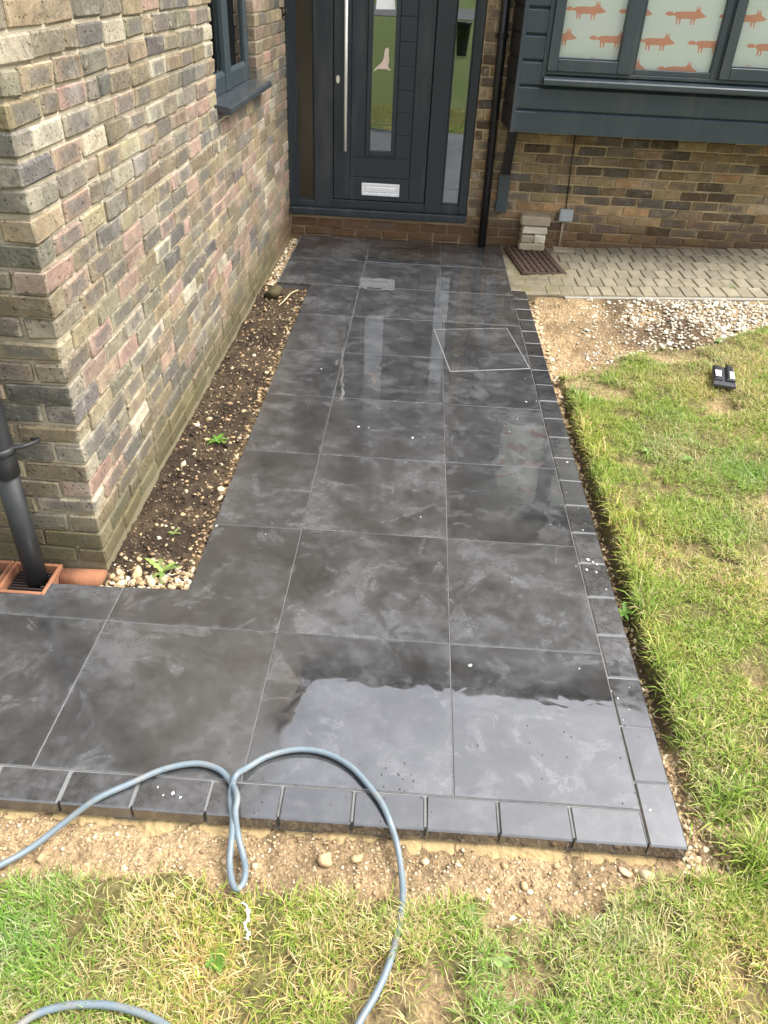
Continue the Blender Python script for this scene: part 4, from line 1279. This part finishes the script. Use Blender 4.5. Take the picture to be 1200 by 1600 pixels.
xs4 = rng.uniform(-.70, -.625, 620); ys4 = rng.uniform(4.25, 5.48, 620); rs4 = rng.uniform(.005, .013, 620)
xs = np.concatenate([xs, xs2, xs3, xs4]); ys = np.concatenate([ys, ys2, ys3, ys4]); rs = np.concatenate([rs, rs2, rs3, rs4])
cc = np.concatenate([cc, scol(n2_, None, .2, TANS + CREAM[1:2]), scol(260, None, .25, CREAM[1:4] + TANS * 2), scol(620, None, .2, TANS + CREAM[:2])])
zz = -.038 + (fbm(xs, ys, 9, 80) - .5) * .05 + (fbm(xs, ys, 45, 86, 3) - .5) * .022 - .012 * sstep(xs, -.5, -.36) + rs * .25
tag(link('soil_crumbs', stones('soil_crumbs', xs, ys, zz, rs, cc, M['stones'])), 'dark soil clods and pale stone chips on the bed beside the wing', 'soil crumbs', kind='stuff')
# single stones
def stone(x, y, r, col, label, zoff=0.0, flat_=.65, ztop=None, mat=None):
    z = (bed_z(x, y) if x < -.33 else gz(x, y)) + r * .3 + zoff
    me = stones('stone', np.array([0.]), np.array([0.]), np.array([0.]), np.array([r]), np.array([col]), mat or M['stones'], True, flat_)
    tag(link('stone', me, None, None, (x, y, z)), label, 'stone', 'loose stones')
stone(-.610, 4.05, .088, (.085, .085, .025), 'mossy green stone lying in the soil where the path steps wider', mat=M['mossstone'])
stone(-.415, 1.53, .022, (.62, .52, .33), 'cream stone at the edge of the soil bed level with the third tile row')
stone(-.405, 1.46, .018, (.58, .49, .33), 'second small cream stone touching the path edge halfway along the soil bed')
stone(-.390, 2.56, .026, (.50, .40, .26), 'buff stone by the path edge in the far half of the soil bed')
stone(-.640, .845, .020, (.66, .58, .36), 'pale yellow stone beside the end of the clay pipe')
stone(-.60, .90, .028, (.48, .38, .22), 'tan lump of stone at the foot of the wing corner')
stone(-.525, .845, .027, (.55, .44, .26), 'flat sandy stone in front of the leafy weed')
stone(1.123, -.165, .020, (.52, .42, .27), 'buff pebble under the outer corner of the charcoal edging')
stone(1.070, -.150, .016, (.50, .36, .24), 'smaller pinkish pebble left of the buff one under the edging corner')
stone(.262, -.175, .024, (.46, .32, .18), 'tan clod of earth right of the hose loop')
stone(.345, -.165, .016, (.48, .36, .2), 'small tan clod beside the standing curve of the hose')
stone(2.02, 3.39, .026, (.66, .60, .46), 'large cream pebble where gravel meets the lawn edge')
# dry stem lying on the bed
tag(MB().tube(spline([(-.44, 4.10, -.01), (-.475, 4.0, .0), (-.50, 3.86, -.005), (-.53, 3.80, -.02)], 5), .004, 6).build('dry_stem', M['stem'], smooth=True), 'thin pale dry stem lying across the soil near the mossy stone', 'stem')

# ------------------------------------------------------------------ weeds
def leaf_mesh(L_, w, col, lobes=0, droop=.5):
    v = []; f = []; n = 9 if lobes else 6
    for i in range(n + 1):
        t = i / n
        ww = w * math.sin(math.pi * min(1, .10 + .9 * t) ** .9) * (1 - .15 * t)
        if lobes: ww *= (1.25 if i % 2 else .55)
        if i == n: ww = .0005
        y = L_ * t; z = L_ * (.55 * t - droop * t * t)
        v += [(-ww, y, z + ww * .25), (0, y, z), (ww, y, z + ww * .25)]
        if i: 
            k = 3 * (i - 1); f += [(k, k + 1, k + 4, k + 3), (k + 1, k + 2, k + 5, k + 4)]
    me = mesh('leaf', v, f, True, M['leaf'])
    a = me.color_attributes.new('col', 'FLOAT_COLOR', 'POINT')
    a.data.foreach_set('color', np.tile(np.array([*col, 1], np.float32), len(v)))
    return me
def weed(x, y, z, n, L_, w, col, label, lobes=0, a0=None, spread=6.283):
    rt = root('weed', (x, y, z), label, 'weed', 'weeds')
    base = a0 if a0 is not None else random.random() * 6
    for i in range(n):
        k = random.uniform(.7, 1.15)
        lf = link('leaf', leaf_mesh(L_ * k, w * k, tuple(c * random.uniform(.85, 1.2) for c in col), lobes, random.uniform(.3, .6)), None, rt, (x, y, z))
        lf.rotation_euler = (R(random.uniform(-8, 14)), 0, base + spread * i / n + random.uniform(-.25, .25))
G1 = (.13, .24, .04); G2 = (.21, .30, .085); G3 = (.12, .19, .04)
weed(-.525, 1.93, bed_z(-.525, 1.93) + .005, 7, .075, .013, G1, 'bright green seedling in the middle of the soil bed', 1)
weed(-.500, .915, bed_z(-.5, .915) + .012, 6, .105, .014, G2, 'leafy dandelion weed in the near corner of the soil bed', 1)
weed(-.530, 1.175, bed_z(-.53, 1.175) + .005, 4, .04, .008, G2, 'tiny sprout behind the dandelion in the soil bed')
weed(.035, -.47, -.03, 9, .034, .012, G1, 'broad leaved green weed left of the paper scrap in the front grass')
weed(.640, -.315, -.035, 7, .034, .013, G2, 'pale broad leaved weed at the edge of the bare earth strip')
weed(.715, -.43, -.032, 6, .030, .012, G2, 'round leaved weed in the front grass right of the standing hose')
weed(1.275, .875, -.05, 7, .05, .008, G1, 'small green weed hanging into the trench beside the edging blocks')
weed(2.79, 4.46, rise(2.79) + .002, 6, .05, .005, G1, 'grassy tuft growing between the pavement blocks')
weed(1.78, 1.95, gz(1.78, 1.95), 9, .05, .012, G2, 'pale rosette of broad leaves in the middle of the lawn')
weed(1.62, 2.05, gz(1.62, 2.05), 8, .05, .009, G2, 'narrower leaved rosette nearer the trench in the lawn')
weed(2.45, 3.55, gz(2.45, 3.55), 9, .055, .013, G2, 'clump of pale leaves in the lawn corner near the gravel')

# ------------------------------------------------------------------ grass
def grass(name, xs, ys, length, width, straw, lean, label, dark_=1.0):
    n = len(xs)
    zs = ground_z(xs, ys) - .003
    a = rng.uniform(0, 6.283, n)
    ln = np.clip(np.abs(rng.normal(lean, .42, n)), .05, 1.45)
    Lh = length * rng.uniform(.55, 1.3, n)
    d = np.stack([np.cos(a), np.sin(a)], -1)
    s = np.stack([-d[:, 1], d[:, 0]], -1)
    w = width * rng.uniform(.6, 1.3, n)
    V = np.zeros((n, 5, 3))
    for i, t in enumerate((0, .55, 1.0)):
        k = ln * (.55 + .6 * t)
        r_ = Lh * t * np.sin(np.minimum(k, 1.5)); h = Lh * t * np.cos(np.minimum(k, 1.5))
        c = np.stack([xs + d[:, 0] * r_, ys + d[:, 1] * r_], -1)
        ww = w * (1, .8, 0)[i]
        if i < 2:
            V[:, 2 * i, :2] = c - s * ww[:, None]; V[:, 2 * i + 1, :2] = c + s * ww[:, None]
            V[:, 2 * i, 2] = zs + h; V[:, 2 * i + 1, 2] = zs + h
        else:
            V[:, 4, :2] = c; V[:, 4, 2] = zs + h
    F = np.array([(0, 1, 3), (0, 3, 2), (2, 3, 4)])
    F = (F[None] + (np.arange(n) * 5)[:, None, None]).reshape(-1, 3)
    pg = np.array([(.20, .33, .045), (.27, .395, .065), (.33, .43, .085), (.165, .27, .036), (.40, .46, .12)])
    ps = np.array([(.52, .46, .21), (.40, .33, .14), (.60, .55, .30)])
    isst = rng.random(n) < straw
    c = np.where(isst[:, None], ps[rng.integers(0, 3, n)], pg[rng.integers(0, 5, n)]) * rng.uniform(.8, 1.2, (n, 1))
    ye = (fbm(xs, ys, 2.2, 55) - .45)[:, None]
    c = c * (1 + ye * np.array([.9, .25, .2]))
    c = np.clip(c, .01, .7)
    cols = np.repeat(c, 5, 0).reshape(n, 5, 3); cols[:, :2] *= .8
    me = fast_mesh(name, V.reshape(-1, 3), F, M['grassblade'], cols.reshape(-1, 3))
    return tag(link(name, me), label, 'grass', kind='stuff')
def scatter(n, x0, x1, y0, y1, thin=0.0, seed=120):
    xs = rng.uniform(x0, x1, n); ys = rng.uniform(y0, y1, n)
    m = masks(xs, ys)
    d = sstep(fbm(xs, ys, 7, seed), .32, .5) * (1 - thin) + (1 - thin * .6) * thin
    k = rng.random(n) < m * (.12 + .88 * d)
    return xs[k], ys[k]
xs, ys = scatter(30000, -1.15, 1.6, -.80, -.17)
grass('grass_thatch', xs, ys, .045, .0012, np.full(len(xs), .8), 1.42, 'flattened dead straw matted under the front grass')
xs, ys = scatter(60000, 1.26, 3.4, -.6, 4.2)
grass('grass_thatch', xs, ys, .045, .0015, np.full(len(xs), .6), 1.4, 'flattened dead straw matted under the lawn')
xs, ys = scatter(56000, -1.15, 1.6, -.80, -.17)
st_ = np.clip(.36 + 1.3 * (fbm(xs, ys, 6, 130) - .45), .05, .8)
grass('grass', xs, ys, .048, .0015, st_, .95, 'thin patchy straw and green grass in front of the bare earth')
xs, ys = scatter(290000, 1.26, 3.6, -.9, 4.2)
st_ = np.clip(.20 + 1.8 * (fbm(xs, ys, 3.5, 140) - .47) + .35 * (1 - sstep(lawn_edge(xs) - ys, .0, .5)) * (xs < 2.3), .02, .8)
grass('grass', xs, ys, .038, .0015, st_, .98, 'bright green lawn on the right of the path')
xs, ys = scatter(16000, 3.6, 5.5, -2, 4.2)
grass('grass', xs, ys, .05, .0032, np.full(len(xs), .15), .7, 'lawn carrying on beyond the right edge of the photo')
xs, ys = scatter(20000, -3.5, 3.6, -2.9, -.8)
grass('grass', xs, ys, .05, .0032, np.full(len(xs), .25), .7, 'lawn around and behind the camera')
# longer tufts along the trench and at the path's outer corner
tx = []; ty = []
for _ in range(70):
    cx = 1.36 + random.uniform(-.02, .03); cy = random.uniform(.25, 2.7)
    m = random.randrange(8, 22); tx += list(cx + rng.normal(0, .018, m)); ty += list(cy + rng.normal(0, .018, m))
for _ in range(26):
    cx = random.uniform(1.36, 1.62); cy = random.uniform(-.25, .22); m = 34
    tx += list(cx + rng.normal(0, .022, m)); ty += list(cy + rng.normal(0, .022, m))
xs, ys = np.array(tx), np.array(ty)
grass('grass', xs, ys, .085, .0022, np.full(len(xs), .22), .85, 'long grass tufts fringing the lawn along the trench')
